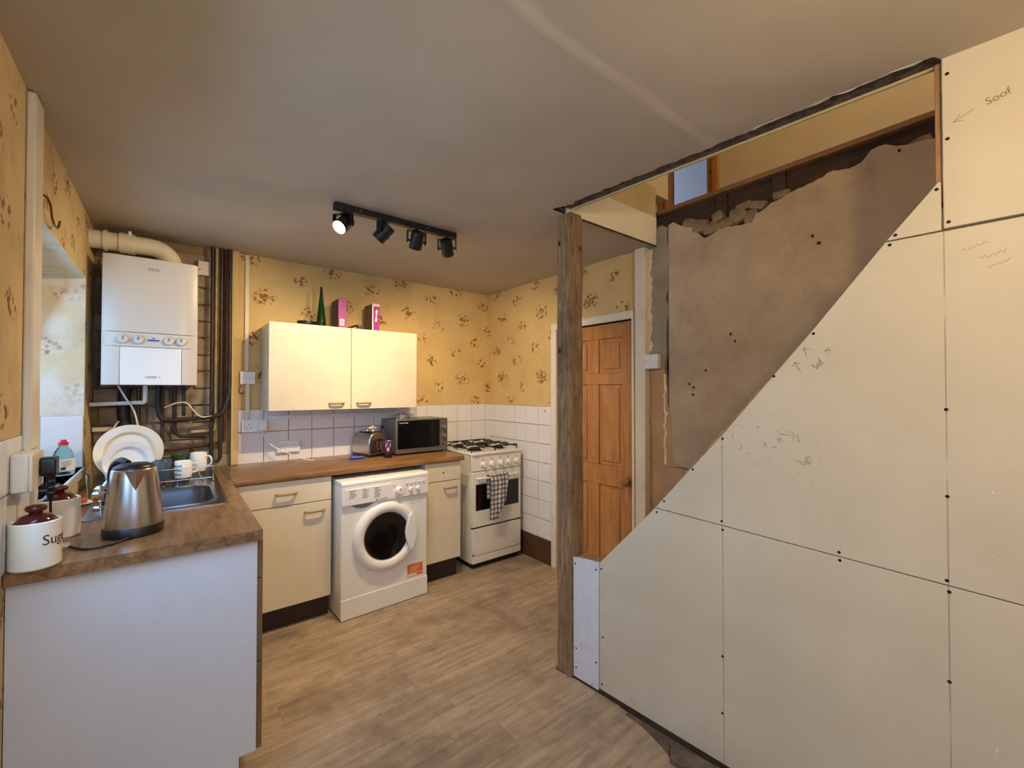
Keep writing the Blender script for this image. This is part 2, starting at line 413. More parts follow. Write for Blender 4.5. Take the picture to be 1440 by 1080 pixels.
def plasterboard():
    t = NT('plasterboard_paper'); o = t.obj(); c = t.n('ShaderNodeSeparateXYZ', i_0=o); s, z = c.outputs[0], c.outputs[2]
    col = t.ramp(t.noise(o, 3, 5), [(.3, lin((208, 196, 166))), (.7, lin((219, 208, 180)))])
    # pencilled stud lines every 600 mm
    for sv, a in ((.712, .55), (1.311, .5), (1.912, .5)):
        k = t.smooth(t.math('ABSOLUTE', t.math('SUBTRACT', s, sv)), .0024, .0010)
        k = t.math('MULTIPLY', k, t.math('MULTIPLY', t.smooth(t.noise(o, 7, 2), .30, .50), a)); col = t.mix(k, col, lin((120, 112, 96)))
    # white nicks in two rows, where a level was dragged
    for sv in (1.115, 1.395):
        k = t.smooth(t.math('ABSOLUTE', t.math('SUBTRACT', s, sv)), .004, .001)
        k = t.math('MULTIPLY', k, t.math('MULTIPLY', t.smooth(t.noise(t.mapping(o, (6, 6, 40)), 2, 3), .60, .68), t.smooth(t.noise(o, 2.6, 1), .50, .62))); col = t.mix(k, col, lin((250, 246, 236)))
    # rubbed scuffs
    for ctr, rad, amt in (((.88, 0, 1.24), .17, .8), ((.72, 0, 1.22), .10, .6), ((1.0, 0, 1.15), .10, .5), ((.15, 0, .44), .07, .6)):
        d = t.vmath('LENGTH', t.vmath('MULTIPLY', t.vmath('SUBTRACT', o, ctr), (1, 0, 1.5)), out=1)
        k = t.math('MULTIPLY', t.smooth(d, rad, rad*.3), t.smooth(t.noise(o, 24, 6, .72, .8), .55, .68))
        col = t.mix(t.math('MULTIPLY', k, amt), col, lin((92, 82, 66)))
    g = t.smooth(t.noise(o, 5, 9, .75), .58, .80); col = t.mix(t.math('MULTIPLY', g, .25), col, lin((150, 138, 116)))
    return t.done(col, .78, 0, .25)
M['board'] = plasterboard()

def check():
    t = NT('checked_towel'); o = t.obj(); c = t.n('ShaderNodeSeparateXYZ', i_0=o)
    def st(v, f):
        w_ = t.math('FRACT', t.math('MULTIPLY', v, f)); return t.math('LESS_THAN', w_, .42)
    wv = t.vmath('ADD', o, t.vmath('MULTIPLY', t.noise(o, 18, 2, .5, 0, 1), (.012, 0, .012))); c = t.n('ShaderNodeSeparateXYZ', i_0=wv)
    a = st(c.outputs[0], 27); b = st(c.outputs[2], 27)
    f = t.math('MULTIPLY', t.math('ADD', a, b), .5)
    col = t.ramp(f, [(0, lin((214, 210, 204))), (.5, lin((136, 136, 138))), (1, lin((84, 87, 94)))])
    col.node.color_ramp.interpolation = 'CONSTANT'
    t.bump(t.noise(o, 300, 2), .3, .001)
    return t.done(col, .95, 0, .1)
M['towel'] = check()

def foil():
    t = NT('crumpled_foil'); o = t.obj(); t.bump(t.noise(o, 45, 3), .9, .01); return t.done(lin((190, 186, 180)), .3, .85)
M['foil'] = foil()

LW, BW, RW, CH = -.355, 3.43, 2.43, 2.345
def sx(y): return 1.575+(1.5-y)*.085          # kitchen face of the boarded stair wall

# ============================================================ SETTING
# ---- floor: dirty screed with vinyl planks
fl = struct(MB().box(-.7, -1.4, -.06, 2.6, 3.6, -.005).build('floor', M['subfloor']), 'bare dirty floor under worn wood-look planks')
edge = [(-1.4, 1.47), (.55, 1.50), (.937, 1.523), (.996, 1.544), (1.10, 1.572), (1.202, 1.591), (1.376, 1.602), (1.49, 1.572), (1.609, 1.545), (1.66, 1.70), (1.70, 2.42), (3.6, 2.42)]
def xmax(y):
    for (a, xa), (b, xb) in zip(edge, edge[1:]):
        if a <= y <= b: return xa+(xb-xa)*(y-a)/(b-a)
    return 2.42
PW = .166; row = 0; y = -1.3
while y < 3.42:
    y1 = min(y+PW, 3.425); x = LW-.9*random.random()-.05; row += 1
    while x < 2.42:
        x1 = x+1.0+random.choice((0, .1, .2)); a = max(x, LW); 
        ys = [y+.0004+(y1-y-.0008)*k/4 for k in range(5)]
        lim = [min(x1-.0007, xmax(q)) for q in ys]
        if x1 > a+.03 and max(lim) > a+.03:
            poly = [(a, ys[0])]+[(max(l, a+.001), q) for l, q in zip(lim, ys)]+[(a, ys[-1])]
            MB().prism(poly, 'xy', -.005, 0).build('plank', M['vinyl'], fl)
        x = x1
    y = y1
# timber sole plate and nailed block left along the foot of the boarding
sole = MB(); sole.prism([(sx(1.5)-.004, 1.5), (sx(.72)+.0, .72), (sx(.72)+.07, .72), (sx(1.5)+.07, 1.5)], 'xy', -.005, .022)
struct(sole.build('trim_1', M['joist'], None, bevel=.003), 'dark timber sole plate under the boarded stair wall')
bk = tag(MB((1.58, .80, 0)).prism([(1.50, .93), (1.57, .97), (1.625, .74), (1.54, .70)], 'xy', -.004, .02).build('timber_offcut', M['subfloor'], None, bevel=.003, loc=(1.58, .80, 0)),
         'grey nailed timber offcut at foot of the plasterboard', 'offcut')

# ---- ceiling, slightly uneven, with the scar of a removed wall
def cz(x, y):
    h = .006*noise.noise(Vector((x*1.3, y*1.3, 0)))+.0022*noise.noise(Vector((x*6, y*6, 3)))
    yy = .79+.012*noise.noise(Vector((x*4, 0, 9)))
    d = y-yy
    if d > 0: h -= .009*math.exp(-d/.10)*min(1, d/.006)*(.7+.5*noise.noise(Vector((x*5, 1, 1))))
    return CH+h
cm = MB()
cm.grid(lambda u, v: (lambda X, Y: (X, Y, cz(X, Y)))(LW-.02+(RW+.03-LW)*u, 1.6+1.84*v), 90, 60)
def edgex(yv): return sx(yv)-.034+.022*noise.noise(Vector((yv*9, 0, 5)))+.014*noise.noise(Vector((yv*30, 0, 5)))
ys_ = [-1.4+(3.0*k/150) for k in range(151)]
cm.grid(lambda u, v: (lambda Y: (lambda X: (X, Y, cz(X, Y)+.0))(LW-.02+(edgex(Y)+.0-LW+.02)*u if Y > .2 else LW-.02+(sx(Y)+.01-LW+.02)*u))(-1.4+3.0*v), 80, 200)
ceil = struct(cm.build('ceiling', M['ceiling'], None, smooth=30, recalc=False), 'uneven old plaster ceiling with a patched scar line')
slab = MB()
slab.box(LW-.35, 1.6, CH+.013, RW+.2, 3.6, CH+.1)
slab.prism([(LW-.35, -1.4), (sx(-1.4)-.02, -1.4), (sx(1.6)-.02, 1.6), (LW-.35, 1.6)], 'xy', CH+.013, CH+.1)
slab.build('ceiling_backing', M['ceiling_dark'], ceil)
# ragged plaster lip and dark joist along the stair opening
jp = MB()
def strip(y0, y1, off0, off1, z0, z1, jit, seed, n=90):
    top = []; 
    P = []; Q = []
    for k in range(n+1):
        Y = y0+(y1-y0)*k/n
        a = sx(Y)+off0+jit*noise.noise(Vector((Y*14, seed, 0))); b = sx(Y)+off1+jit*.5*noise.noise(Vector((Y*22, seed+5, 0)))
        P.append((a, Y)); Q.append((b, Y))
    m = MB(); vs_ = []; fs = []
    for (a, Y), (b, _) in zip(P, Q): vs_ += [(a, Y, z0), (b, Y, z0), (b, Y, z1), (a, Y, z1)]
    for k in range(n):
        i = k*4; j = i+4
        for q in range(4): fs.append((i+q, i+(q+1) % 4, j+(q+1) % 4, j+q))
    fs += [(0, 1, 2, 3), (n*4+3, n*4+2, n*4+1, n*4)]
    return m.add(vs_, fs)
strip(.17, 1.56, -.09, .048, CH+.014, CH+.11, .006, 1).build('lath_edge', M['ceiling_dark'], ceil)
strip(.17, 1.56, -.036, -.030, CH+.002, CH+.014, .022, 4, 160).build('plaster_lip', M['white_gloss'], ceil)
strip(.20, 1.54, .048, .058, CH+.006, CH+.11, .002, 8).build('opening_lining', M['bulkhead_old'], ceil)

# ---- back wall
wb = struct(MB().box(.315, BW, 0, RW+.15, BW+.15, CH+.03).build('wall_back', M['paper_back']), 'yellow floral wallpaper wall behind the wall cupboard')
wr_ = struct(MB().box(LW-.33, BW, 0, .315, BW+.15, CH+.03).build('wall_recess', M['bare_wall']), 'stripped sooty wall behind the boiler')
bz = 1.0; r_ = 0
bsrc = None
while bz < 2.25:
    bx_ = -.33-(.11 if r_ % 2 else 0)
    while bx_ < .19:
        a, b = max(bx_, -.352), min(bx_+.212, .205)
        if b-a > .04:
            m = MB(); j = lambda: random.uniform(-.004, .004)
            m.prism([(a+.004+j(), bz+.004+j()), (b-.004+j(), bz+.004+j()), (b-.004+j(), bz+.10+j()), (a+.004+j(), bz+.10+j())], 'xz', BW-.012-random.uniform(0, .006), BW+.002)
            m.build('brick', M['brick'], wr_, bevel=.003, seg=1)
        bx_ += .22
    bz += .108; r_ += 1
# white-ish skirting of old tile below bricks
MB().box(.02, BW-.012, .92, .31, BW, .995).build('mortar_patch', M['cement'], wr_)
struct(MB().box(.312, BW-.045, .925, .35, BW+.001, CH).build('trim_2', M['paper_back'], None, bevel=.002), 'papered batten beside the boiler pipes')

# tiles
TS = .1555
tile_me = MB().box(-.0755, -.008, -.0755, .0755, .0, .0755).mesh('tile')
tile_me.materials.append(M['tile'])
bmx = bmesh.new(); bmx.from_mesh(tile_me); bmesh.ops.bevel(bmx, geom=[e for e in bmx.edges if all(abs(v.co.y+.008) < 1e-6 for v in e.verts)], offset=.002, segments=1, affect='EDGES'); bmx.to_mesh(tile_me); bmx.free()
tiny = lambda: random.uniform(-.0006, .0006)
def tile_at(parent, p, rz, w_=1.0, h_=1.0):
    o = bpy.data.objects.new('tile', tile_me); COL.objects.link(o); o.parent = parent
    o.location = Vector(p)+Vector((tiny(), tiny(), tiny())); o.rotation_euler = (tiny()*6, 0, rz+tiny()*6); o.scale = (w_, 1, h_); return o
def tile_span(lo, hi, first, step):
    """cells clipped to lo..hi: list of centre, relative width"""
    out = []; c = first
    while c < hi:
        a, b = max(c, lo), min(c+step, hi)
        if b-a > .02: out.append(((a+b)/2, (b-a-.004)/.151))
        c += step
    return out
MB().box(.35, BW-.004, .9, RW, BW, 1.287).build('grout_bed', M['grout'], wb)
rows_b = [(1.287-TS*(k+.5), 1) for k in range(2)]+[(.951, .46)]
for cx, wr in tile_span(.352, 2.428, .352, TS):
    for cz_, hr in rows_b: tile_at(wb, (cx, BW-.004, cz_), 0, wr, hr)
# ---- right wall with the pine door
D0, D1, DT = 1.767, 2.487, 1.90
m = MB(); m.box(RW, D1, 0, RW+.12, BW+.15, CH+.03); m.box(RW, 1.64, 0, RW+.12, D0, CH+.03); m.box(RW, D0, DT, RW+.12, D1, CH+.03)
wr = struct(m.build('wall_right', M['paper_right']), 'yellow floral wallpaper wall around the pine door')
MB().box(RW-.004, 2.548, .19, RW, BW, 1.285).build('grout_bed', M['grout'], wr)
for cy, ww in tile_span(2.55, 3.424, 2.552-.0, .1575):
    for k in range(7):
        tile_at(wr, (RW-.004, cy, 1.285-TS*(k+.5)), R(-90), ww, 1)
for (cy, cz_) in ((2.62, 1.255),):
    MB().cyl((RW-.012, cy, cz_), (RW-.03, cy, cz_), .009).build('peg', M['white_gloss'], wr)
struct(MB().box(RW-.02, 2.55, 0, RW, 3.40, .19).build('baseboard_right', M['skirting'], None, bevel=.004), 'brown wooden skirting under the tiles beside the cooker')
# corner bead where the papers meet
struct(MB().box(RW-.035, BW-.012, 1.287, RW-.0, BW+.0, CH).build('trim_3', M['paper_back'], None), 'papered boxing in the far corner')
# door frame
fr = MB(); fr.box(RW-.022, D1, 0, RW+.1, D1+.058, 1.955); fr.box(RW-.022, D0-.02, DT, RW+.1, D1+.0, 1.955); fr.box(RW-.02, D0-.02, 0, RW+.1, D0, DT)
struct(fr.build('trim_4', M['white_gloss'], None, bevel=.004), 'white painted frame round the pine door')
struct(MB().box(RW-.045, 1.644, 0, RW+.03, 1.722, CH).build('trim_5', M['white_gloss'], None, bevel=.006), 'white upright post between the door and the bare plaster')
# door
dr = bpy.data.objects.new('door_1', None); COL.objects.link(dr); dr.location = (RW+.02, (D0+D1)/2, 0); struct(dr, 'varnished pine panelled door')
W2 = (D1-D0)/2-.004; T = .038
def dp(name, y0, y1, z0, z1, x0=-.0, x1=T, mt='pine', bev=.003): return MB().box(x0, y0, z0, x1, y1, z1).build(name, M[mt], dr, bevel=bev)
dp('stile', -W2, -W2+.10, .01, DT-.006); dp('stile', W2-.10, W2, .01, DT-.006)
RZ = [(.01, .20), (.74, .88), (1.46, 1.54), (1.79, DT-.006)]
for a, b in RZ: dp('rail', -W2+.10, W2-.10, a, b)
for (a, b) in ((.20, .74), (.88, 1.46), (1.54, 1.79)):
    dp('muntin', -.045, .045, a, b)
    for s_ in (-1, 1):
        y0, y1 = sorted((s_*.045, s_*(W2-.10)))
        p = dp('panel', y0, y1, a, b, .013, .028)
        MB().prism([(y0+.03, a+.03), (y1-.03, a+.03), (y1-.03, b-.03), (y0+.03, b-.03)], 'yz', .004, .014).build('raised_field', M['pine'], p, bevel=.006)
kn = MB().lathe([(.001, .066), (.022, .063), (.033, .050), (.031, .038), (.014, .028), (.013, .006), (.032, .005), (.032, .0)], (0, 0, 0), 20, axis='x'); 
for v_ in kn.v: v_.x = -v_.x
kn.build('door_knob', M['pine_dark'], dr, smooth=40, loc=(0, -W2+.045, .80))
for hz in (.25, 1.70): MB().box(-.004, -W2-.002, hz, .01, -W2+.012, hz+.08).build('hinge', M['black_metal'], dr)

# ---- stairwell wall: brown plaster with ragged top over a dark rubble core
ws = struct(MB().box(2.462, -1.5, 0, 2.62, 1.64, 2.40).build('wall_stairwell', M['dark_core']), 'bare brown plaster wall up the stairwell')
rag = [(1.505, 2.452), (1.47, 2.462), (1.401, 2.412), (1.35, 2.395), (1.277, 2.308), (1.23, 2.316), (1.185, 2.336), (1.094, 2.329), (1.04, 2.322), (1.009, 2.318), (.99, 2.362), (.95, 2.368), (.914, 2.393), (.87, 2.398), (.831, 2.412), (.709, 2.437), (.646, 2.453), (.584, 2.438), (.54, 2.449), (.506, 2.488), (.457, 2.492), (.418, 2.468), (.301, 2.447), (.1, 2.44), (-1.5, 2.44)]
rr = []
for (a, b) in zip(rag, rag[1:]):
    n = max(1, int(abs(a[0]-b[0])/.02)) if a[0] > .2 else 1
    for k in range(n):
        f_ = k/n; rr.append((a[0]+(b[0]-a[0])*f_, a[1]+(b[1]-a[1])*f_+(random.uniform(-.005, .005) if k else 0)))
rr.append(rag[-1])
def wavy(y, z, amp=.004): return amp*noise.noise(Vector((y*3, z*3, 0)))+amp*.5*noise.noise(Vector((y*11, z*11, 4)))
MB().prism([(1.505, 0)]+rr+[(-1.5, 0)], 'yz', 2.437, 2.465).build('plaster_skin', M['plaster'], ws)
# strip of grey cement and tan backing where the old wall joined
ce = [(1.64, 1.60), (1.64, 2.36), (1.60, 2.42), (1.575, 2.46), (1.54, 2.455), (1.51, 2.44)]+[(1.512+random.uniform(-.012, .012), 2.40-.08*k) for k in range(10)]+[(1.53, 1.60)]
MB().prism(ce, 'yz', 2.4335, 2.466).build('cement_patch', M['cement'], ws)
tb = [(1.64, 0), (1.64, 1.60), (1.535, 1.60)]+[(1.53-.006*k+random.uniform(-.01, .01), 1.55-.07*k) for k in range(9)]+[(1.46, .95), (1.375, .94), (1.38, .7), (1.4, 0)]
MB().prism(tb, 'yz', 2.4345, 2.466).build('backing_plaster', M['tan_plaster'], ws)
tp = [(1.536+.012*noise.noise(Vector((k*.31, 0, 2)))+random.uniform(0, .005), 1.52-.012*k) for k in range(48)]
tq = [(1.528+.012*noise.noise(Vector((k*.31, 0, 2)))-.014*max(0, noise.noise(Vector((k*.22, 4, 2))))-random.uniform(0, .006), 1.52-.012*k) for k in range(48)]
MB().prism(tp+tq[::-1], 'yz', 2.4315, 2.4345).build('torn_paper', M['torn'], ws)
tp = [(1.645, 2.33-.012*k) for k in range(56)]; tq = [(1.622+.022*noise.noise(Vector((k*.2, 0, 7)))+random.uniform(-.005, .005), 2.33-.012*k) for k in range(56)]
MB().prism(tp+tq[::-1], 'yz', 2.4275, 2.4337).build('torn_paper', M['torn'], ws)
MB().prism([(1.37, .940), (1.42, .946), (1.50, .941), (1.50, .944), (1.42, .951), (1.37, .945)], 'yz', 2.4335, 2.44).build('plaster_crack', M['joist'], ws)
# rubble stones in the broken part
def stone(p, s_):
    bm = bmesh.new(); bmesh.ops.create_icosphere(bm, subdivisions=2, radius=1)
    sd = random.random()*50
    for v in bm.verts:
        d = .75+.5*noise.noise(v.co*1.3+Vector((sd, 0, 0))); q = v.co*d
        v.co = Vector((max(-.6, min(.6, q.x*1.3))*s_[0]*1.25, max(-.62, min(.6, q.y*1.3))*s_[1]*1.3, max(-.55, min(.58, q.z*1.3))*s_[2]*1.35))
    me = bpy.data.meshes.new('stone'); bm.to_mesh(me); bm.free()
    o = link('stone', me, M['stone'], ws); o.location = p; o.rotation_euler = (random.uniform(-.4, .4), random.uniform(-.2, .2), 0)
for p, s_ in [((2.475, 1.31, 2.385), (.05, .055, .05)), ((2.475, 1.235, 2.355), (.05, .06, .045)), ((2.48, 1.15, 2.365), (.05, .05, .04)), ((2.475, 1.205, 2.415), (.045, .04, .035)),
              ((2.475, 1.09, 2.385), (.05, .055, .055)), ((2.478, 1.02, 2.36), (.045, .045, .05)), ((2.48, .985, 2.405), (.05, .05, .03)), ((2.48, 1.38, 2.43), (.04, .05, .035)), ((2.48, 1.06, 2.43), (.045, .05, .03)),
              ((2.485, 1.595, 2.455), (.035, .045, .03)), ((2.485, .88, 2.43), (.04, .05, .03)), ((2.485, .36, 2.46), (.04, .06, .03))]: stone(p, s_)
holes = MB()
for (y_, z_) in [(1.37, 1.456), (1.343, 1.435), (1.348, 1.392), (1.269, 1.534), (1.125, 1.73), (1.102, 1.689), (.732, 2.168), (.706, 2.126), (.411, 2.445), (.95, 1.35)]:
    MB().lathe([(.0085, 0), (.006, .003)], (2.4355, y_, z_), 8, axis='x', sx=random.uniform(.6, 1.3)).build('plug_hole', M['dark_core'], ws)
# ---- landing upstairs
lb = struct(MB().box(2.49, -1.5, 2.42, 2.56, 1.64, 2.548).build('trim_6', M['joist']), 'dark joist at the edge of the landing')
struct(MB().box(2.452, -1.5, 2.548, 2.60, 1.645, 2.574).build('trim_7', M['pine_dark'], None, bevel=.004), 'pine nosing along the landing edge')
for (y_, h_) in ((1.16, .05), (.86, .06)): MB().box(2.47, y_, 2.44, 2.489, y_+.06, 2.44+h_+.05).build('packing_block', M['joist'], lb)
struct(MB().box(2.56, -1.5, 2.50, 3.3, 3.2, 2.548).build('floor_landing', M['carpet']), 'landing floor above the stairwell')
lw = MB(); lw.box(3.2, -1.5, 2.5, 3.3, 1.60, 4.9); lw.box(3.2, 2.09, 2.5, 3.3, 4.2, 4.9); lw.box(3.2, 1.60, 4.5, 3.3, 2.09, 4.9)
struct(lw.build('wall_landing', M['landing_paint']), 'plain beige landing wall seen through the stair opening')
fr = MB(); fr.box(3.17, 1.551, 2.548, 3.2, 1.60, 4.55); fr.box(3.17, 2.03, 2.548, 3.2, 2.106, 4.55); fr.box(3.18, 1.58, 2.548, 3.31, 1.64, 4.5); fr.box(3.18, 1.985, 2.548, 3.31, 2.04, 4.5)
struct(fr.build('trim_8', M['pine'], None, bevel=.004), 'pine frame of the bedroom doorway upstairs')
br = MB(); br.box(5.6, -.6, 2.5, 5.7, 4.2, 4.9); br.box(3.3, -.7, 2.5, 5.7, -.6, 4.9); br.box(3.2, 4.2, 2.5, 5.7, 4.3, 4.9)
struct(br.build('wall_bedroom', M['bedroom']), 'pale daylit bedroom wall beyond the doorway')
struct(MB().box(3.3, -.7, 2.45, 5.7, 4.3, 2.548).build('floor_bedroom', M['carpet']), 'bedroom floor upstairs')
# shaft and lid upstairs
sh = MB(); sh.box(1.45, -1.5, CH+.11, 1.60, 1.62, 4.9); sh.box(1.45, -1.6, 0, 3.3, -1.5, 4.9); sh.box(1.62, 1.62, 2.70, 2.62, 1.70, 4.9); sh.box(2.55, 1.70, 2.55, 2.62, 3.3, 4.9); sh.box(2.55, 3.2, 2.55, 3.3, 3.3, 4.9)
struct(sh.build('wall_shaft', M['landing_paint']), 'upper stairwell walls')
struct(MB().box(1.4, -1.6, 4.9, 5.7, 4.3, 5.0).build('ceiling_upper', M['landing_paint']), 'upstairs ceiling')
bhm = MB().box(1.62, 1.585, CH-.004, RW+.0, 1.599, 2.523)
bh = struct(bhm.build('trim_9', M['bulkhead']), 'cream bulkhead board across the head of the stairs')
MB().box(1.62, 1.589, 2.523, RW, 1.63, 2.72).build('old_band', M['bulkhead_old'], bh)
MB().box(1.62, 1.582, CH-.008, RW, 1.592, CH-.002).build('shadow_strip', M['joist'], bh)  # dark strip put in as a shadow line along the bulkhead's lower edge
# staircase behind the boarding
st = struct(MB().box(1.93, -1.45, .0, 1.95, -1.40, .05).build('trim_10', M['stud']), 'staircase behind the boarding')
for k in range(11):
    yk = 1.25-.225*k; zk = .16+.198*k
    if zk > 2.4: break
    xk = sx(yk-.25)+.09
    MB().box(xk, yk-.245, zk, 2.435, yk, zk+.025).build('tread', M['carpet'], st, bevel=.004)
    MB().box(xk, yk-.018, zk-.17, 2.435, yk, zk).build('riser', M['carpet'], st)

# ---- boarded stair wall, local x runs along the wall towards the camera, local y into the stairwell
S0 = bpy.data.objects.new('wall_stairs', None); COL.objects.link(S0); S0.location = (1.575, 1.5, 0); S0.rotation_euler = (0, 0, math.atan2(-1, .085)); struct(S0, 'unfinished plasterboard stair wall')
BT = .0125; END = 2.85
def board(poly, mt='board', y0=0, lab=None):
    o = MB().prism(poly, 'xz', y0, y0+BT).build('plasterboard', M[mt], S0, bevel=.0012, seg=1)
    if lab: o['label'] = lab
    return o
low = board([(.1525, .02), (.1525, .606), (.437, .920), (1.445, .872), (END, .868), (END, .02)])
mid = board([(.4385, .9235), (.714, 1.252), (1.003, 1.618), (1.187, 1.862), (END, 1.866), (END, .8715), (1.445, .8755)])
tri = board([(1.19, 1.866), (1.301, 2.003), (1.307, 2.003), (1.307, 1.867)])
upp = board([(1.3105, 1.870), (1.3105, CH+.004), (END, CH+.004), (END, 1.8695)])
fil = board([(.0, .012), (.0, .594), (.150, .608), (.150, .012)], 'painted_filler', -.004, 'white painted strip of board beside the post')
scr = [(upp, [(1.322, 2.30), (1.321, 2.118), (1.321, 1.886)]), (tri, [(1.298, 1.984), (1.210, 1.878)]),
       (mid, [(1.197, 1.852), (1.005, 1.606), (.888, 1.468), (.714, 1.236), (.60, 1.105), (.478, .957), (.709, .925), (1.067, .906), (1.308, .894), (1.311, 1.366), (1.311, 1.126)]),
       (low, [(.712, .893), (1.069, .881), (1.312, .864), (1.310, .618), (.709, .419), (.707, .207), (.163, .582), (.166, .048), (.170, .267), (.445, .905)]),
       (fil, [(.137, .571), (.014, .565), (.136, .137), (.017, .152), (.017, .059)])]
sc_me = MB().lathe([(.0001, .0008), (.0030, .0008), (.0048, .0), (.0048, -.004)], (0, 0, 0), 10, axis='y').mesh('screw'); sc_me.materials.append(M['screw'])
for b_, pts in scr:
    for (a, c) in pts:
        o = bpy.data.objects.new('screw', sc_me); COL.objects.link(o); o.parent = b_; o.location = (a, -.0045 if b_ is fil else -.0004, c)
# handwriting in pencil
def sl(body, s_, z_, size, rot, par, sxx=.9):
    Mx = Matrix.Translation((s_, -.0006, z_)) @ FACE_Y @ Matrix.Rotation(R(rot), 4, 'Z')
    return text('pencil_note', body, size, M['pencil'], par, Mx, ext=.0001, sx=sxx)
def stroke(pts, par, r=.0011):
    return MB().tube([(a, -.0003, c) for a, c in pts], r, 4).build('pencil_arrow', M['pencil'], par)
sl('Sof', 1.016, 1.503, .028, 48, mid); sl('N', 1.043, 1.548, .020, 40, mid)
stroke([(.968, 1.482), (.950, 1.514)], mid); stroke([(.944, 1.500), (.950, 1.514), (.966, 1.508)], mid)
stroke([(.985, 1.532), (.978, 1.560)], mid); stroke([(.972, 1.552), (.978, 1.560), (.994, 1.556)], mid)
sl('Soof', 1.415, 2.19, .028, 16, upp); stroke([(1.332, 2.158), (1.372, 2.178)], upp, .0008); stroke([(1.346, 2.177), (1.332, 2.158), (1.352, 2.157)], upp, .0008)
for k, (a, c, wd) in enumerate(((1.345, 1.800, .05), (1.375, 1.772, .05), (1.392, 1.745, .04))):
    stroke([(a+wd*q/12, c+.004*math.sin(q*2.1+k)+random.uniform(-.003, .003)+.012*q/12) for q in range(13)], mid, .0004)
# timber behind the boards
def stud(x0, z0, x1, z1, y0=BT, y1=.075, mt='stud'): return MB().box(x0, y0, z0, x1, y1, z1).build('stud', M[mt], S0, bevel=.002)
stud(1.296, 1.95, 1.335, CH); stud(.69, .02, .735, 1.20); stud(.02, .02, .145, .60, BT-.004, .085); stud(1.89, .02, 1.935, CH); stud(.16, .02, .2, .6)
ang = math.atan2(1.862-.606, 1.187-.1525)
MB().prism([(.1525, .585), (.1525, .540), (1.30, 1.93), (1.30, 1.985)], 'xz', BT, .075).build('stair_string', M['stud'], S0)

# ---- rough timber post
pm = MB()
px0, px1, py0, py1 = 1.555, 1.652, 1.503, 1.60
nz = 70; ring = [(px0+(px1-px0)*i/6, py0) for i in range(6)]+[(px1, py0+(py1-py0)*i/6) for i in range(6)]+[(px1-(px1-px0)*i/6, py1) for i in range(6)]+[(px0, py1-(py1-py0)*i/6) for i in range(6)]
vs_ = []; fs = []
cxp, cyp = (px0+px1)/2, (py0+py1)/2
for k in range(nz+1):
    z = .004+(CH-.03-.004)*k/nz
    for (a, b) in ring:
        d = .004*noise.noise(Vector((a*22, b*22, z*2.2)))+.0022*noise.noise(Vector((a*90, b*90, z*12)))
        cr = .93 if (abs(a-cxp) > .047 and abs(b-cyp) > .047) else 1
        t_ = 1-.10*max(0, (z-(CH-.08))/.05)**2 if z > CH-.08 else 1
        vs_.append((cxp+(a-cxp)*cr*t_+d*(1 if a > cxp else -1), cyp+(b-cyp)*cr*t_+d*(1 if b > cyp else -1), z))
n = len(ring)
for k in range(nz):
    for i in range(n): fs.append((k*n+i, k*n+(i+1) % n, (k+1)*n+(i+1) % n, (k+1)*n+i))
fs += [list(range(n))[::-1], list(range(nz*n, nz*n+n))]
post = thing('timber_post', 'rough weathered timber post standing at the foot of the stairs', 'post', (cxp, cyp, 0))
MB((cxp, cyp, 0)).add(vs_, fs).build('shaft', M['old_timber'], post, smooth=50)
for (a, b, z) in ((px0-.001, 1.575, 2.17), (px0+.07, py0-.001, 2.14), (px0-.001, 1.575, 1.62)):
    MB((cxp, cyp, 0)).lathe([(.010, -.003), (.009, .0025), (.004, .003)], (a, b, z), 9, axis='y' if b < py0 else 'x', sx=.8, sy=1.4).build('bolt_hole', M['dark_core'], post)

# ---- left wall with two windows
def wall_with_holes(x0, x1, y0, y1, z1, holes):
    m = MB(); y = y0
    for (a, b, c, d) in holes:
        m.box(x0, y, 0, x1, a, z1); m.box(x0, a, 0, x1, b, c); m.box(x0, a, d, x1, b, z1); y = b
    m.box(x0, y, 0, x1, y1, z1); return m
W1 = (2.10, 3.14, 1.02, 2.005); W2_ = (-.32, .60, 1.14, 2.06); W3 = (.86, 1.66, 1.05, 1.96)
wl = struct(wall_with_holes(LW-.33, LW, -1.4, BW, CH+.03, [W3, W1]).build('wall_left', M['paper_left']), 'yellow papered wall with the sink window')
rv = MB(); a, b, c, d = W1
rv.box(LW-.33, b-.004, c, LW+.001, b+.0, d); rv.box(LW-.33, a, d-.004, LW+.001, b, d); rv.box(LW-.33, a, c, LW+.001, a+.004, d)
rv.build('window_reveal', M['paper_reveal'], wl)
MB().box(LW-.20, b-.010, c, LW-.002, b-.004, 1.287).build('grout_bed', M['grout'], wl)
for k, (zc, hr) in enumerate(((1.211, 1.0), (1.083, .80))):
    for (xc, wrr) in ((LW-.076, 1.0), (LW-.228, 1.0)): tile_at(wl, (xc, b-.008, zc-.0), 0, wrr, hr)
struct(MB().box(LW-.33, a, c-.04, LW+.012, b-.004, c).build('trim_11', M['tile'], None, bevel=.005), 'white window sill behind the sink')
